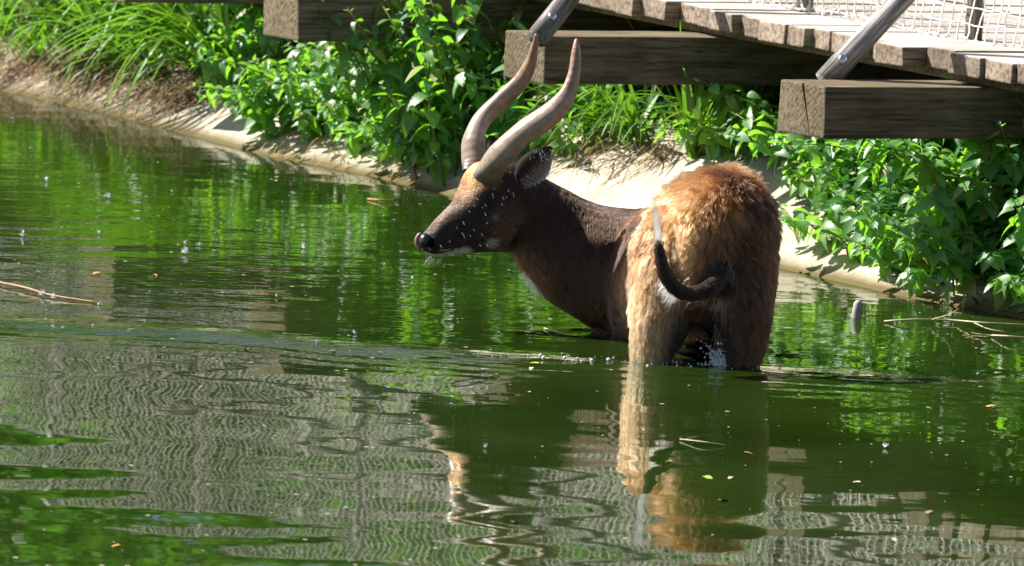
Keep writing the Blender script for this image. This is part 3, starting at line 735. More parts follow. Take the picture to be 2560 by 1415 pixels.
def coat_and_shade(P, R):
    """fur colour of the animal, painted sun and shade included, at body points P (linear)"""
    n = len(P); nz = sm_noise(P, 22, 1); nz2 = sm_noise(P, 70, 2)
    c = np.tile(np.array([.35, .138, .048]), (n, 1))
    c = mixv(c, (.11, .042, .018), sstep(-.2, .8, nz)*.8); c = mixv(c, (.48, .29, .16), sstep(.3, 1.1, nz2)*.45)
    u = (P-HC)@HD; lat = (P-HC)@LT; z = P[:, 2]
    tr = R == ID['trunk']
    dark = sstep(.36, .52, u+.03*nz)*(1-sstep(.37, .44, z+.012*nz)); dark = np.where(tr, dark, 0)
    dark = np.maximum(dark, np.where(R == ID['neck'], 1-.85*sstep(.40, .44, z)*sstep(.55, .60, u)*0, 0))
    dark = np.maximum(dark, np.where((R == ID['fore_l']) | (R == ID['fore_r']), 1, 0))
    c = mixv(c, (.032, .013, .006), dark)
    # reddish throat edge of the neck, white crescent low on it
    nk = (R == ID['neck'])
    thr = pd(1300, 690, YH+.66); c = mixv(c, (.20, .085, .035), np.where(nk, spot(P, thr, .09, .7), 0)*.8)
    for q, r_ in (((1316, 700), .022), ((1328, 716), .022), ((1340, 732), .018)):
        c = mixv(c, (.62, .55, .48), np.where(nk, spot(P, pd(*q, YH+.68), r_, .4), 0))
    # black stripe down the spine
    sp = np.exp(-(lat/.016)**2)*sstep(.42, .56, z)*sstep(-.12, .02, u)
    c = mixv(c, (.05, .03, .018), np.where(tr, sp, 0)*.8)
    # legs: sunlit tan painted on the left one only, black inside
    for nm, sg in (('leg_l', -1), ('leg_r', 1)):
        k = R == ID[nm]; cl = CHAIN[nm]; cx = np.interp(-z, -cl[:, 2], cl[:, 0])
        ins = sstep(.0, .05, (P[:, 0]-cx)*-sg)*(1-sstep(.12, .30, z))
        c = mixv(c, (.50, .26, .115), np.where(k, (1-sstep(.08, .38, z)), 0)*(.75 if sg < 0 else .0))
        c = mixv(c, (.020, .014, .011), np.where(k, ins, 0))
    # shade painted in: dark right rump and off leg, black leg gap and belly
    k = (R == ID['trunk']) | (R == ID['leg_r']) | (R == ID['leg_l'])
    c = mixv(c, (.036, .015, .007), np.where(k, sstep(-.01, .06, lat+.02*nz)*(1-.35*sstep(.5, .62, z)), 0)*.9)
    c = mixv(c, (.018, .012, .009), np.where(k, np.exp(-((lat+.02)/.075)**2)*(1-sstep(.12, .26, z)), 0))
    c = mixv(c, (.022, .014, .010), np.where(R == ID['tail'], 1, 0)); c = mixv(c, (.022, .014, .010), np.where(R == ID['head'], 0, spot(P, pd(1806, 690, YH-.09), .075, .35)))
    # head
    hd = R == ID['head']; s_ = (P-POLL)@HAX; hu = (P-(POLL+HAX*s_[:, None]))@HUP
    h = np.tile(np.array([.028, .015, .010]), (n, 1))
    h = mixv(h, (.12, .062, .034), spot(P, pd(1262, 570, YH+.64), .07, .8)*.8)
    fore = spot(P, pd(1178, 440, YH+.65), .088, .35); h = mixv(h, (.50, .19, .05), fore)
    h = mixv(h, (.30, .14, .06), spot(P, pd(1146, 478, YH+.64), .045, .5))
    h = mixv(h, (.075, .045, .032), sstep(.12, .17, s_)*sstep(.02, .05, hu)*(1-fore))
    h = mixv(h, (.014, .011, .010), spot(P, EYE, .036, .5))
    for q, dy, r_, a in (((1131, 510), .60, .014, 1), ((1139, 515), .585, .015, 1), ((1149, 523), .575, .013, .8), ((1160, 533), .57, .012, .5), ((1233, 540), .62, .026, .85), ((1228, 604), .62, .022, .6), ((1104, 632), .59, .014, .5)):
        h = mixv(h, (.62, .60, .58), spot(P, pd(*q, YH+dy), r_, .35)*a)
    low = sstep(.02, .035, -(hu-.0))*sstep(.22, .27, s_)
    low = np.zeros(n)
    for q in ((1070, 636), (1086, 645), (1104, 646), (1122, 644), (1142, 640), (1160, 636)): low = np.maximum(low, spot(P, pd(*q, YH+.61), .027, .3))
    h = mixv(h, (.62, .59, .56), low)
    h = mixv(h, (.016, .015, .018), spot(P, pd(1062, 602, YH+.585), .034, .25))
    c = np.where(hd[:, None], h, c)
    # blend of head into neck is already dark
    return np.clip(c, .004, 1)
R_ = region(P); Cc = coat_and_shade(P, R_)
ca = bme.color_attributes.new('coat_and_shade', 'FLOAT_COLOR', 'POINT'); ca.data.foreach_set('color', np.c_[Cc*.8, np.ones(nv)].astype(np.float32).ravel())
m, nt, p = mat('antelope_skin'); M_SKIN = m
a_ = nt.nodes.new('ShaderNodeAttribute'); a_.attribute_name = 'coat_and_shade'; nt.links.new(a_.outputs['Color'], p.inputs['Base Color'])
p.inputs['Roughness'].default_value = .5; p.inputs['Specular IOR Level'].default_value = .35
tc = texcoord(nt, 'Object', (60, 60, 220)); n1 = N(nt, 'ShaderNodeTexNoise', Scale=2.0, Detail=3.0); nt.links.new(tc, n1.inputs['Vector']); bump(nt, p, n1.outputs[0], .4, .004)
bme.materials.clear(); bme.materials.append(M_SKIN); bme.polygons.foreach_set('use_smooth', [True]*len(bme.polygons))
base = HC.copy(); base[2] = -.5
ant = empty('antelope', base)
tag(ant, 'brown spiral-horned antelope standing in the pond with its head turned', 'antelope')
body = link('body', bme, ant, -base)

# ---- fur
bme.calc_loop_triangles(); nt_ = len(bme.loop_triangles); T = np.empty(nt_*3, np.int32); bme.loop_triangles.foreach_get('vertices', T); T = T.reshape(-1, 3)
A_, B_, C_ = P[T[:, 0]], P[T[:, 1]], P[T[:, 2]]; ar = np.linalg.norm(np.cross(B_-A_, C_-A_), axis=1)/2
ctr = (A_+B_+C_)/3; ar *= (ctr[:, 2] > -.03); Rt = R_[T[:, 0]]
dens = np.ones(nt_); dens[Rt == ID['head']] = 2.6; dens[Rt == ID['neck']] = 1.3; dens[Rt == ID['tail']] = 2.0
vis = 1-.6*sstep(.2, .5, (Nn[T[:, 0]]@nrm([0, 1, .1]))); ar = ar*dens*vis
NS = 170000; ti = rng.choice(nt_, NS, p=ar/ar.sum()); bu = rng.random((NS, 2)); fl = bu.sum(1) > 1; bu[fl] = 1-bu[fl]
S = A_[ti]+(B_-A_)[ti]*bu[:, :1]+(C_-A_)[ti]*bu[:, 1:]
Ns = Nn[T[ti, 0]]*(1-bu.sum(1)[:, None])+Nn[T[ti, 1]]*bu[:, :1]+Nn[T[ti, 2]]*bu[:, 1:]; Ns /= np.linalg.norm(Ns, axis=1)[:, None]
Rs = region(S); us = (S-HC)@HD; ls = (S-HC)@LT
Dr = np.tile(np.array([0, 0, -.75]), (NS, 1))-HD[None]*.45
k = Rs == ID['trunk']; Dr[k] += LT[None]*(np.sign(ls[k])*.30*sstep(0, .06, np.abs(ls[k])))[:, None]
k = Rs == ID['neck']; Dr[k] = np.array([.35, .0, -.85])
k = Rs == ID['head']; Dr[k] = -HAX*.8+np.array([0, 0, -.35])
k = (Rs == ID['leg_l']) | (Rs == ID['leg_r']); Dr[k] = np.array([.12, -.25, -1])
k = Rs == ID['tail']; cl = CHAIN['tail']; tg = np.gradient(cl[:, :3], axis=0); dd_ = np.linalg.norm(S[k][:, None]-cl[None, :, :3], axis=2).argmin(1); Dr[k] = tg[dd_]/np.linalg.norm(tg[dd_], axis=1)[:, None]
# whorls and clumps of wet, ruffled hair
amp = np.where((Rs == ID['trunk']) | (Rs == ID['leg_l']) | (Rs == ID['leg_r']), .55, .18)
jit = np.stack([sm_noise(S, 26, 11+i) for i in range(3)], 1)*amp[:, None]; Dr = Dr+jit
Dr -= Ns*np.sum(Dr*Ns, 1)[:, None]; Dr /= np.linalg.norm(Dr, axis=1)[:, None]+1e-9
top = sstep(.38, .56, S[:, 2])*(Rs == ID['trunk'])*(us < .55)
Ln = np.full(NS, .044); Ln += .012*top
lift = np.full(NS, .30)+.55*top+.25*sstep(0, 1, sm_noise(S, 15, 31))*(Rs == ID['trunk'])
k = Rs == ID['neck']; Ln[k] = .022; lift[k] = .16
k = (Rs == ID['trunk']) & (us > .40); Ln[k] = .026; lift[k] = .18
k = Rs == ID['head']; Ln[k] = .010; lift[k] = .22
sh = spot(S, pd(1062, 602, YH+.585), .034, .2); Ln *= 1-.97*np.where(Rs == ID['head'], sh, 0)
k = Rs == ID['tail']; Ln[k] = .022; lift[k] = .24
k = (Rs == ID['leg_l']) | (Rs == ID['leg_r']); Ln[k] = .044; lift[k] = .30
k = (Rs == ID['leg_l']) | (Rs == ID['leg_r']); Ln[k] *= np.where(S[k, 2] < .03, .45, 1)
Ln *= rng.uniform(.6, 1.25, NS); lift *= rng.uniform(.5, 1.5, NS)
side = np.cross(Ns, Dr)*rng.normal(0, .22, NS)[:, None]
K = 5; U = np.linspace(0, 1, K)
PT = S[:, None]+ (Ns*lift[:, None])[:, None]*(Ln[:, None, None]*(U-.35*U**2)[None, :, None]) + (Dr+side)[:, None]*(Ln[:, None, None]*(U*.9)[None, :, None])
# clump
ncl = NS//12; ci = rng.choice(NS, ncl, replace=False); kd = KDTree(ncl)
for i, q in enumerate(S[ci]): kd.insert(q, i)
kd.balance(); near = np.array([kd.find(q)[1] for q in S]); tipc = PT[ci[near]]
cf = np.where(Rs == ID['head'], .15, np.where(Rs == ID['neck'], .45, .68))*rng.uniform(.5, 1.2, NS)
PT = PT*(1-cf[:, None, None]*(U**1.4)[None, :, None])+(tipc+(S-S[ci[near]])[:, None]*.3)*cf[:, None, None]*(U**1.4)[None, :, None]
PT[..., 2] = np.maximum(PT[..., 2], -.02)
Cs = coat_and_shade(S, Rs); Cs *= (1+rng.normal(0, .12, NS))[:, None]*np.clip(1+rng.normal(0, .34, ncl), .35, 2.0)[near][:, None]
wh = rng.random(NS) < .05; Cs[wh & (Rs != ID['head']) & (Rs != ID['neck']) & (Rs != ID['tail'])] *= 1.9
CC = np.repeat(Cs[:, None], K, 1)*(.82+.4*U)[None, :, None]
rad = np.where(Rs == ID['head'], .0006, np.where(Rs == ID['neck'], .0008, .0010))[:, None]*(1-.75*U**1.5)[None]
strands = [(PT, CC, rad)]
def tuft(c0, c1, n, L, d, sd, col, r=.0008, grav=.3):
    """loose hairs rooted along c0-c1, flowing along d"""
    t = rng.random((n, 1)); s0 = np.array(c0)*(1-t)+np.array(c1)*t+rng.normal(0, .006, (n, 3)); dv = np.array(d)[None]+rng.normal(0, sd, (n, 3)); dv /= np.linalg.norm(dv, axis=1)[:, None]
    l = L*rng.uniform(.5, 1.15, n)
    pt = s0[:, None]+dv[:, None]*(l[:, None, None]*U[None, :, None])+np.array([0, 0, -1.])*(grav*l[:, None, None]*(U**2)[None, :, None])
    strands.append((pt, np.tile(np.array(col), (n, K, 1))*rng.uniform(.7, 1.15, (n, 1, 1)), np.tile(r*(1-.8*U), (n, 1))))
WH = (.72, .68, .62); BK = (.018, .012, .009)
q = lambda px, py, dy: pd(px, py, YH+dy)
tuft(q(1648, 622, -.24), q(1646, 596, -.24), 90, .135, (q(1637, 500, -.25)-q(1648, 610, -.24))*8, .025, WH, .0008, 0)      # white tail tip
tuft(q(1700, 728, -.21), q(1770, 732, -.17), 80, .05, (q(1660, 772, -.22)-q(1740, 738, -.2))*8, .25, WH, .0007, .25)      # pale fringe under the tail
tuft(q(1655, 690, -.23), q(1695, 730, -.22), 160, .05, (-.6, 0, -.8), .25, (.6, .5, .42), .0007, .2)
tuft(q(1660, 690, -.23), q(1745, 738, -.2), 200, .022, (-.5, -.1, -.5), .45, BK, .0009, .2)
tuft(q(1780, 740, -.10), q(1815, 760, -.08), 34, .07, (-.15, -.3, -1), .25, (.38, .35, .32), .0006, .3)                             # white hairs between the hindquarters
tuft(q(1820, 640, -.09), q(1840, 700, -.08), 24, .05, (.1, -.2, -1), .25, (.4, .38, .36), .0006, .2)
tuft(q(1888, 600, -.02), q(1895, 680, -.02), 30, .05, (.1, -.2, -1), .25, (.5, .47, .44), .0007, .2)
tuft(q(1790, 800, -.06), q(1800, 850, -.06), 20, .06, (-.1, -.2, -1), .15, (.16, .14, .13), .0006, .2)
tuft(q(1306, 680, .66), q(1338, 728, .66), 110, .022, (.15, -.15, -1), .10, WH, .0007, .1)                              # throat crescent
tuft(q(1068, 640, .59), q(1100, 648, .59), 40, .028, (-.15, -.3, -1), .35, (.8, .78, .75), .0004, .0)                   # chin whiskers
tuft(q(1068, 578, .60), q(1076, 570, .60), 8, .035, (-.5, -.3, .9), .25, (.05, .04, .04), .0004, .0)
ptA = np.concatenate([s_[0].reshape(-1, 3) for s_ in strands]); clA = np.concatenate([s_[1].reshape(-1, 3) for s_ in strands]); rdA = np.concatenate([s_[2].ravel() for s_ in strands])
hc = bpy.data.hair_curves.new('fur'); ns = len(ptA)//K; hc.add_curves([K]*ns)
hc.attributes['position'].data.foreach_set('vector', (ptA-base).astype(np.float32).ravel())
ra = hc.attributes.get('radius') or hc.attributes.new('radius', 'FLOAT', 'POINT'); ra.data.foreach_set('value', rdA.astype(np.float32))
cc = hc.attributes.new('coat_and_shade', 'FLOAT_COLOR', 'POINT'); cc.data.foreach_set('color', np.c_[np.clip(clA, .003, .95), np.ones(len(clA))].astype(np.float32).ravel())
m = bpy.data.materials.new('fur'); m.use_nodes = True; nt = m.node_tree; nt.nodes.remove(nt.nodes['Principled BSDF'])
hb = nt.nodes.new('ShaderNodeBsdfHairPrincipled'); hb.parametrization = 'COLOR'; hb.inputs['Roughness'].default_value = .42; hb.inputs['IOR'].default_value = 1.42; hb.inputs['Radial Roughness'].default_value = .5
a_ = nt.nodes.new('ShaderNodeAttribute'); a_.attribute_name = 'coat_and_shade'; nt.links.new(a_.outputs['Color'], hb.inputs['Color']); nt.links.new(hb.outputs[0], nt.nodes['Material Output'].inputs[0])
hc.materials.append(m)
link('fur', hc, ant)

# ---- horns
m, nt, p = mat('horn'); M_HORN = m
a_ = nt.nodes.new('ShaderNodeAttribute'); a_.attribute_name = 'along'
tcv = texcoord(nt, 'Object', (1, 1, 1)); n1 = N(nt, 'ShaderNodeTexNoise', Scale=34.0, Detail=8.0, Roughness=.7); nt.links.new(tcv, n1.inputs['Vector'])
hcx = ramp(nt, a_.outputs['Fac'], [(0, (.13, .10, .08)), (.25, (.38, .30, .23)), (.6, (.31, .215, .15)), (.88, (.28, .16, .10)), (.95, (.42, .16, .05)), (1, (.60, .34, .16))])
nt.links.new(mixc(nt, 1.0, hcx, ramp(nt, n1.outputs[0], [(.3, (.52, .48, .45)), (.62, (1.1, 1.08, 1.05))]), 'MULTIPLY'), p.inputs['Base Color'])
p.inputs['Roughness'].default_value = .38; p.inputs['Specular IOR Level'].default_value = .5
wv = N(nt, 'ShaderNodeMath', operation='MULTIPLY'); nt.links.new(a_.outputs['Fac'], wv.inputs[0]); wv.inputs[1].default_value = 165
sn = N(nt, 'ShaderNodeMath', operation='SINE'); nt.links.new(wv.outputs[0], sn.inputs[0])
ad = N(nt, 'ShaderNodeMath', operation='MULTIPLY_ADD'); nt.links.new(n1.outputs[0], ad.inputs[0]); ad.inputs[1].default_value = 4; nt.links.new(sn.outputs[0], ad.inputs[2]); bump(nt, p, ad.outputs[0], .10, .003)
def horn(pts, twist):
    arr = spline([np.concatenate([pd(a, b, YH+c), [r/775]]) for a, b, r, c in pts], 44); n = 20
    T = np.gradient(arr[:, :3], axis=0); X = nrm(np.cross([0, 1, 0], T[0])); V = []; al = []
    for i, r in enumerate(arr):
        t = nrm(T[i]); X = nrm(X-t*np.dot(X, t)); Y_ = np.cross(t, X); s_ = i/43
        for k in range(n):
            a = 2*math.pi*k/n
            rr = r[3]*(1+.24*math.cos(a-twist*s_-.6)**8*(1-s_)+.05*math.cos(2*(a-twist*s_)))   # keel that winds round the horn
            V.append(r[:3]+rr*(math.cos(a)*X+math.sin(a)*Y_)-base); al.append(s_)
    Fc = [(i*n+k, i*n+(k+1) % n, (i+1)*n+(k+1) % n, (i+1)*n+k) for i in range(43) for k in range(n)]+[tuple(43*n+k for k in range(n))]
    me = mesh('horn', V, Fc, M_HORN, True); x = me.attributes.new('along', 'FLOAT', 'POINT'); x.data.foreach_set('value', al)
    return link('horn', me, ant)
horn([(1216, 446, 32, .62), (1230, 420, 34, .60), (1256, 382, 35, .57), (1314, 329, 31, .54), (1378, 284, 26, .54), (1418, 238, 21, .56), (1435, 186, 16, .58), (1440, 132, 12.5, .60), (1441, 104, 7, .61), (1441, 97, 2, .61)], 5)
horn([(1186, 432, 27, .74), (1187, 404, 28, .76), (1184, 356, 28, .79), (1194, 318, 26, .82), (1215, 288, 24.5, .84), (1260, 245, 22.5, .85), (1302, 204, 20, .84), (1326, 157, 14.5, .82), (1337, 113, 9.5, .80), (1340, 90, 5, .79), (1340, 84, 1.5, .79)], -5)
# ---- ears
m, nt, p = mat('ear'); M_EAR = m
a_ = nt.nodes.new('ShaderNodeAttribute'); a_.attribute_name = 'earcol'; nt.links.new(a_.outputs['Color'], p.inputs['Base Color']); p.inputs['Roughness'].default_value = .7
def ear(basep, tipp, wd, cup, facing, inner=True):
    b, t = np.array(basep), np.array(tipp); ax = t-b; L = np.linalg.norm(ax); ax /= L; fc = nrm(np.array(facing)-ax*np.dot(facing, ax)); sd = np.cross(ax, fc)
    nu, nvv = 12, 11; V = []; cols = []
    for lay in (0, 1):
        for i in range(nu):
            u = i/(nu-1); w_ = wd*(.30+.95*math.sin(math.pi*min(1, u**.75*.98))**.8)*(1 if u < .55 else math.sqrt(max(.0, 1-((u-.55)/.46)**2)))
            for j in range(nvv):
                v = -1+2*j/(nvv-1); dep = cup*(1-v*v)*(1-.6*u)*1.0
                V.append(b+ax*L*u+sd*w_*v-fc*(dep+.004*lay*(1-v*v))-base)
                if lay == 0:
                    k_ = abs(v); c_ = np.array([.06, .024, .02]) if k_ < .55 else np.array([.06, .024, .02])*(1-(k_-.55)/.45)+np.array([.72, .68, .66])*(k_-.55)/.45
                    if u > .85: c_ = np.array([.07, .05, .045])
                else: c_ = np.array([.10, .065, .045])
                cols.append((*c_, 1))
    Fc = []
    for lay in (0, 1):
        o = lay*nu*nvv
        for i in range(nu-1):
            for j in range(nvv-1):
                f = (o+i*nvv+j, o+i*nvv+j+1, o+(i+1)*nvv+j+1, o+(i+1)*nvv+j); Fc.append(f if lay == 0 else f[::-1])
    me = mesh('ear', V, Fc, M_EAR, True); x = me.color_attributes.new('earcol', 'FLOAT_COLOR', 'POINT'); x.data.foreach_set('color', np.array(cols, np.float32).ravel())
    e = link('ear', me, ant)
    return e
e1 = ear(q(1300, 462, .62), q(1378, 366, .63), .044, .045, (.30, -.9, .1))
ear(q(1262, 400, .80), q(1222, 338, .84), .030, .03, (-.5, -.6, .3))
# hair lining the near ear
ep = []
for _ in range(130):
    t = random.random(); lo = q(1318, 470, .62)*(1-t)+q(1382, 400, .62)*t; d = nrm(np.array([-.75, -.25, .45])+rng.normal(0, .2, 3)); l = random.uniform(.012, .045)
    ep.append(tube([lo+rng.normal(0, .004, 3)-base, lo+d*l*.5-base, lo+d*l+np.array([0, 0, .004])-base], [.0007, .0006, .0002], 3, False))
link('ear_hair', mesh('ear_hair', *join(ep), plain('ear_hair', (.42, .39, .37), .6), True), e1)
# ---- eye, nostril, mouth
def ball(name, c, r, m, sc=(1, 1, 1), n=12):
    bm = bmesh.new(); bmesh.ops.create_uvsphere(bm, u_segments=n*2, v_segments=n, radius=r); me = bpy.data.meshes.new(name); bm.to_mesh(me); bm.free()
    me.materials.append(m); me.polygons.foreach_set('use_smooth', [True]*len(me.polygons)); o = link(name, me, ant, np.array(c)-base); o.scale = sc; return o
ball('eye', EYE-HLT*.006-HUP*.006, .021, plain('eye', (.006, .005, .005), .06, .6), (1.25, .9, .85))
M_NOSE = plain('nose_skin', (.014, .013, .016), .32, .6, .3, 200)
ball('nose', pd(1063, 602, YH+.590), .023, M_NOSE, (.95, 1.2, 1.15))
ball('nostril', pd(1078, 607, YH+.566), .013, plain('nostril', (.002, .002, .002), .9, 0), (.9, .6, 1.2))
P_ = [pd(a, b, YH+c)-base for a, b, c in ((1056, 622, .585), (1070, 629, .573), (1090, 632, .568), (1112, 628, .566), (1130, 622, .566))]
link('mouth', mesh('mouth', *tube(spline(P_, 10), .0035, 6), plain('mouth_line', (.008, .006, .006), .5), True), ant)
P_ = [pd(a, b, YH+c)-base for a, b, c in ((1052, 582, .60), (1044, 594, .60), (1043, 606, .60), (1048, 618, .60), (1056, 625, .60))]
link('tongue', mesh('tongue', *tube(spline(P_, 10), [.004, .007, .008, .009, .009, .009, .009, .009, .008, .006], 8), plain('tongue', (.28, .13, .13), .3, .6), True), ant)
# ------------------------------------------------------------------ small things on and in the water
M_TUFT = plain('seed_down', (.85, .85, .85), .7, .2)
def tuft_mesh(seed):
    r = random.Random(seed); parts = []
    for k in range(15):
        az = r.uniform(0, 6.28); el = r.uniform(.25, 1.4); l = r.uniform(.6, 1.1)
        d = np.array([math.cos(az)*math.cos(el), math.sin(az)*math.cos(el), math.sin(el)])
        parts.append(tube([d*0, d*l*.5+np.array([0, 0, .03]), d*l+np.array([0, 0, -.05])], [.045, .04, .012], 3, False))
    parts.append(tube([(-.5, 0, .02), (0, 0, .05), (.15, 0, .1)], [.03, .07, .05], 5))
    return mesh('seed_tuft', *join(parts), M_TUFT)
TF = [tuft_mesh(i) for i in range(4)]
for i, (px, py, s_) in enumerate([(113, 446, .024), (272, 488, .028), (57, 584, .026), (462, 604, .018), (466, 628, .030), (498, 607, .018), (757, 614, .024), (246, 578, .016), (108, 733, .024), (132, 738, .020), (247, 756, .020), (887, 828, .016), (792, 852, .018), (132, 812, .014), (232, 808, .010), (1215, 1112, .015), (2212, 1112, .018), (430, 473, .012), (1030, 690, .012), (960, 655, .012), (690, 735, .012), (1610, 1070, .010)]):
    c = at(px, py+6, .004)
    tag(link('seed_tuft', TF[i % 4], None, c, Euler((random.uniform(-.3, .3), random.uniform(-.3, .3), random.uniform(0, 6.28))), s_), 'small white downy seed tuft floating on the pond', 'seed tuft', 'downy seeds on the pond')
# reed stem and twigs
M_REED = plain('reed', (.42, .20, .10), .5, .3, .3, 30); M_TWIG = plain('twig', (.10, .07, .045), .8, .2, .4, 40); M_PALE = plain('pale_stem', (.48, .40, .28), .6, .3, .25, 30)
def stick(name, pxs, r0, r1, m, label, cat='twig', zz=.006, group=None, extra=()):
    lift = lambda t: at(t[0], t[1]+t[2]*t3, 0)+[0, 0, t[2]]; t3 = 740; P = np.array([lift(t) for t in pxs]); o = P.mean(0)
    parts = [tube(spline(P-o, 14), np.linspace(r0, r1, 14), 7, jit=.12)]
    for e in extra: parts.append(tube(spline(np.array([lift(t) for t in e])-o, 6), np.linspace(r0*.6, r1*.5, 6), 5))
    return tag(link(name, mesh(name, *join(parts), m, True), None, o), label, cat, group)
stick('reed_stem', [(-30, 700, .008), (60, 718, .012), (130, 738, .008), (250, 757, .004)], .0042, .003, M_REED, 'long reddish dry reed stem floating among seed tufts', 'reed')
stick('twig', [(1128, 958, .004), (1160, 951, .009), (1215, 944, .006), (1250, 936, .004)], .0022, .0014, M_TWIG, 'dark bent twig poking out of the water below the antelope', extra=[((1140, 956, .004), (1138, 950, .012), (1136, 944, .018))])
stick('twig', [(1360, 820, .004), (1390, 829, .010), (1425, 838, .004)], .002, .0014, M_PALE, 'thin pale stem floating beside the antelope chest')
stick('twig', [(1700, 1098, .004), (1760, 1106, .012), (1815, 1113, .004)], .0018, .0012, M_PALE, 'thin straw-coloured stem floating in the mirrored rump', extra=[((1712, 1100, .006), (1730, 1094, .010), (1745, 1091, .004))])
stick('twig', [(920, 497, .004), (950, 499, .008), (985, 500, .006)], .004, .003, M_REED, 'short brown stick floating in front of the shaded bank')
stick('branch', [(2210, 803, .006), (2290, 798, .02), (2380, 800, .012), (2460, 806, .03), (2570, 812, .01)], .0034, .0022, M_PALE, 'pale dead branch lying in the shallows under the nettles', 'branch', extra=[((2330, 798, .02), (2370, 785, .05), (2390, 772, .09)), ((2430, 804, .02), (2470, 822, .01), (2520, 830, .006))])
stick('branch', [(2480, 838, .006), (2520, 840, .02), (2590, 846, .012)], .003, .002, M_PALE, 'short pale branch floating beside the nettle bank', 'branch')
# stake in the shallows
c = at(2141, 795, 0)
v, f = tube([(0, 0, -.5), (0, 0, 0), (.002, 0, .03), (.003, 0, .052), (.004, .003, .062)], [.019, .018, .017, .015, .008], 12, jit=.10)
tag(link('stake', mesh('stake', v, f, plain('grey_stake', (.30, .28, .26), .6, .3, .3, 60), True), None, c), 'grey rounded stake end standing out of the shallows by the nettles', 'stake')
# fallen leaves
LV = [leaf_mesh('fallen_leaf', plain(n_, c_, .45, .4, .2, 8), .15, .2, .26) for n_, c_ in (('leaf_ochre', (.48, .26, .09)), ('leaf_green', (.30, .42, .06)), ('leaf_brown', (.30, .16, .08)), ('leaf_pale', (.52, .44, .30)))]
LN = ('ochre', 'yellow-green', 'brown', 'pale straw-coloured')
for px, py, s_, k in [(250, 681, .045, 0), (385, 685, .025, 0), (1345, 908, .05, 1), (1330, 918, .03, 3), (1760, 1190, .05, 1), (1830, 1192, .03, 3), (2490, 1014, .06, 0), (1860, 1130, .03, 2), (1800, 1250, .05, 2), (1490, 978, .02, 0), (1370, 995, .02, 3), (1325, 980, .025, 3), (840, 876, .03, 3), (620, 872, .03, 3), (2150, 1205, .04, 3), (2330, 1277, .04, 2), (2350, 700, .03, 1), (1340, 833, .03, 3), (1280, 1305, .04, 2), (2230, 1345, .03, 3), (300, 1362, .03, 0)]:
    tag(link('fallen_leaf', LV[k], None, at(px, py, .004), Euler((random.uniform(-.1, .1), random.uniform(-.05, .15), random.uniform(0, 6.28))), s_), 'small %s fallen leaf floating on the water' % LN[k], 'leaf', 'fallen leaves of the %s kind' % LN[k])
# specks of dust and pollen
V = []; Fc = []
for _ in range(900):
    x = random.uniform(-2.4, 2.3); y = random.uniform(-6.4, 5.5)
    if hz(x, y)[1] > -.05: continue
    r = random.choice([.0015, .002, .002, .003, .0045])*random.uniform(.7, 1.2); o = len(V); a0 = random.uniform(0, 6.28); n = 5
    V += [(x+r*1.6*math.cos(a0+k*6.28/n), y+r*math.sin(a0+k*6.28/n), .0062) for k in range(n)]; V.append((x, y, .0072)); Fc += [(o+k, o+(k+1) % n, o+n) for k in range(n)]
tag(link('floating_specks', mesh('floating_specks', V, Fc, plain('speck', (.50, .46, .34), .7)), None), 'fine pale specks of dust drifting on the pond', 'specks', kind='stuff')
# ------------------------------------------------------------------ splash and droplets
m, nt, p = mat('clear_water'); M_CLEAR = m
p.inputs['Base Color'].default_value = (.9, .93, .95, 1); p.inputs['Roughness'].default_value = .03; p.inputs['IOR'].default_value = 1.33; p.inputs['Transmission Weight'].default_value = .35
def drop_mesh(name, L):
    return mesh(name, *tube([(0, 0, -L), (0, 0, -L*.9), (0, 0, -L*.3), (0, 0, L*.5), (0, 0, L)], [.25, .6, 1, .7, .15], 7), M_CLEAR, True)
DM = [drop_mesh('water_drop', l) for l in (2.5, 3.5, 5)]
def drops(n, poly, dy, sz, tilt, label, group):
    for px, py in sample(poly, n, 4):
        o = link('water_drop', random.choice(DM), None, pd(px, py, YH+dy+random.uniform(-.04, .04)), Euler((random.uniform(-.2, .2), tilt+random.uniform(-.15, .15), random.uniform(0, 6.28)*0)), random.uniform(*sz))
        tag(o, label, 'water drop', group)
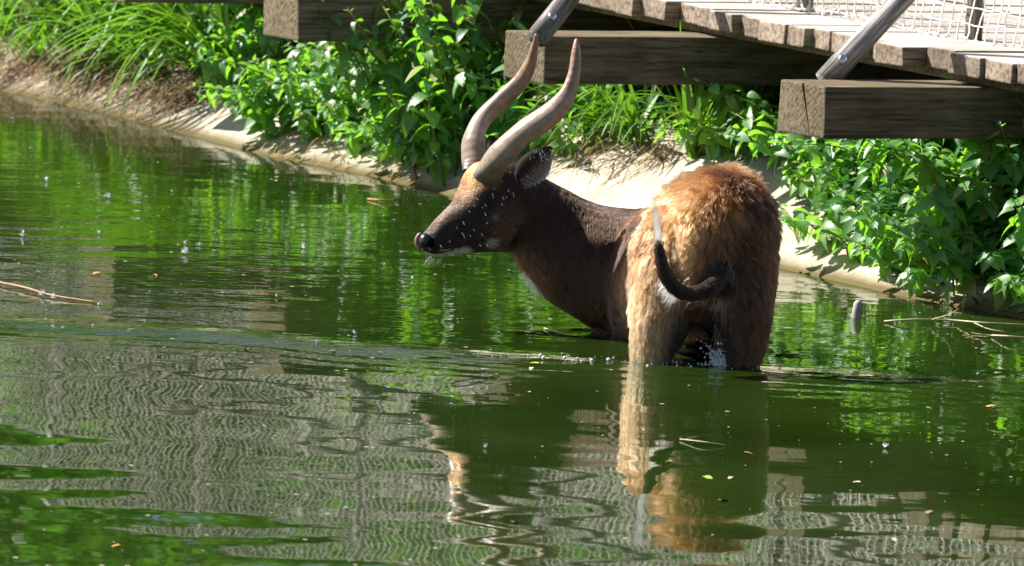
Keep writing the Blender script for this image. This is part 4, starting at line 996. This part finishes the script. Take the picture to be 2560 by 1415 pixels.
drops(40, [(1080, 570), (1060, 640), (1110, 640), (1200, 640), (1270, 560), (1290, 470), (1330, 440), (1320, 420), (1260, 430), (1190, 480), (1150, 510)], .50, (.0007, .0013), -.5, 'bright water drop shaken off the antelope face', 'drops flying off the face')
drops(16, [(1325, 375), (1325, 400), (1385, 385), (1385, 365)], .52, (.001, .0018), -.2, 'bright water drop flying past the near ear', 'drops flying past the ear')
drops(26, [(1388, 378), (1388, 398), (1560, 420), (1560, 400), (1450, 385)], .52, (.0009, .0016), -.15, 'water drop flung out over the bank behind the ear', 'drops flung over the bank')
# splash at the hind leg
parts = []
c0 = at(1800, 915, 0); r = random.Random(4)
for k in range(9):      # torn sheet of water
    az = -2.2+.5*k; h = r.uniform(.025, .055); d = np.array([math.cos(az)*.022, math.sin(az)*.016, 0]); d2 = np.array([-.016*h/.05, -.004, 0])
    P_ = [d*.7+[0, 0, -.01], d+d2*.5+[0, 0, h*.5], d*1.25+d2*1.5+[0, 0, h]]
    parts.append(tube(spline(P_, 7), [.006, .005, .0045, .004, .003, .003, .0015], 7, jit=1.0))
for k in range(170):
    hh = abs(r.gauss(.022, .026)); q_ = np.array([r.gauss(-.015*hh/.03, .014+hh*.3), r.gauss(0, .014), hh]); s_ = r.choice([.0012, .0018, .0025, .0035]); ax = np.array([r.gauss(0, 1), r.gauss(0, 1), 1.5]); ax = ax/np.linalg.norm(ax)*s_
    parts.append(tube([q_-ax*1.3, q_-ax*.6, q_+ax*.6, q_+ax*1.2], [s_*.4, s_, s_*.9, s_*.3], 6, jit=.4))
tag(link('splash', mesh('splash', *join(parts), M_CLEAR, True), None, c0), 'small clear splash leaping up between the hind legs of the antelope', 'splash', kind='stuff')
# foam along the wake at the legs
parts = []
for k in range(90):
    px = r.gauss(1560, 200); py = 893+(px-1400)*.05+r.gauss(0, 5)
    if not 1150 < px < 2050: continue
    q_ = at(px, py, .004); s_ = abs(r.gauss(0, .0016))+.0008
    parts.append(tube([q_-[0, 0, s_], q_, q_+[0, 0, s_*.8]], [s_, s_*1.2, s_*.4], 5))
tag(link('foam_bubbles', mesh('foam_bubbles', *join(parts), M_CLEAR, True)), 'line of tiny bubbles on the wake around the antelope legs', 'bubbles', kind='stuff')
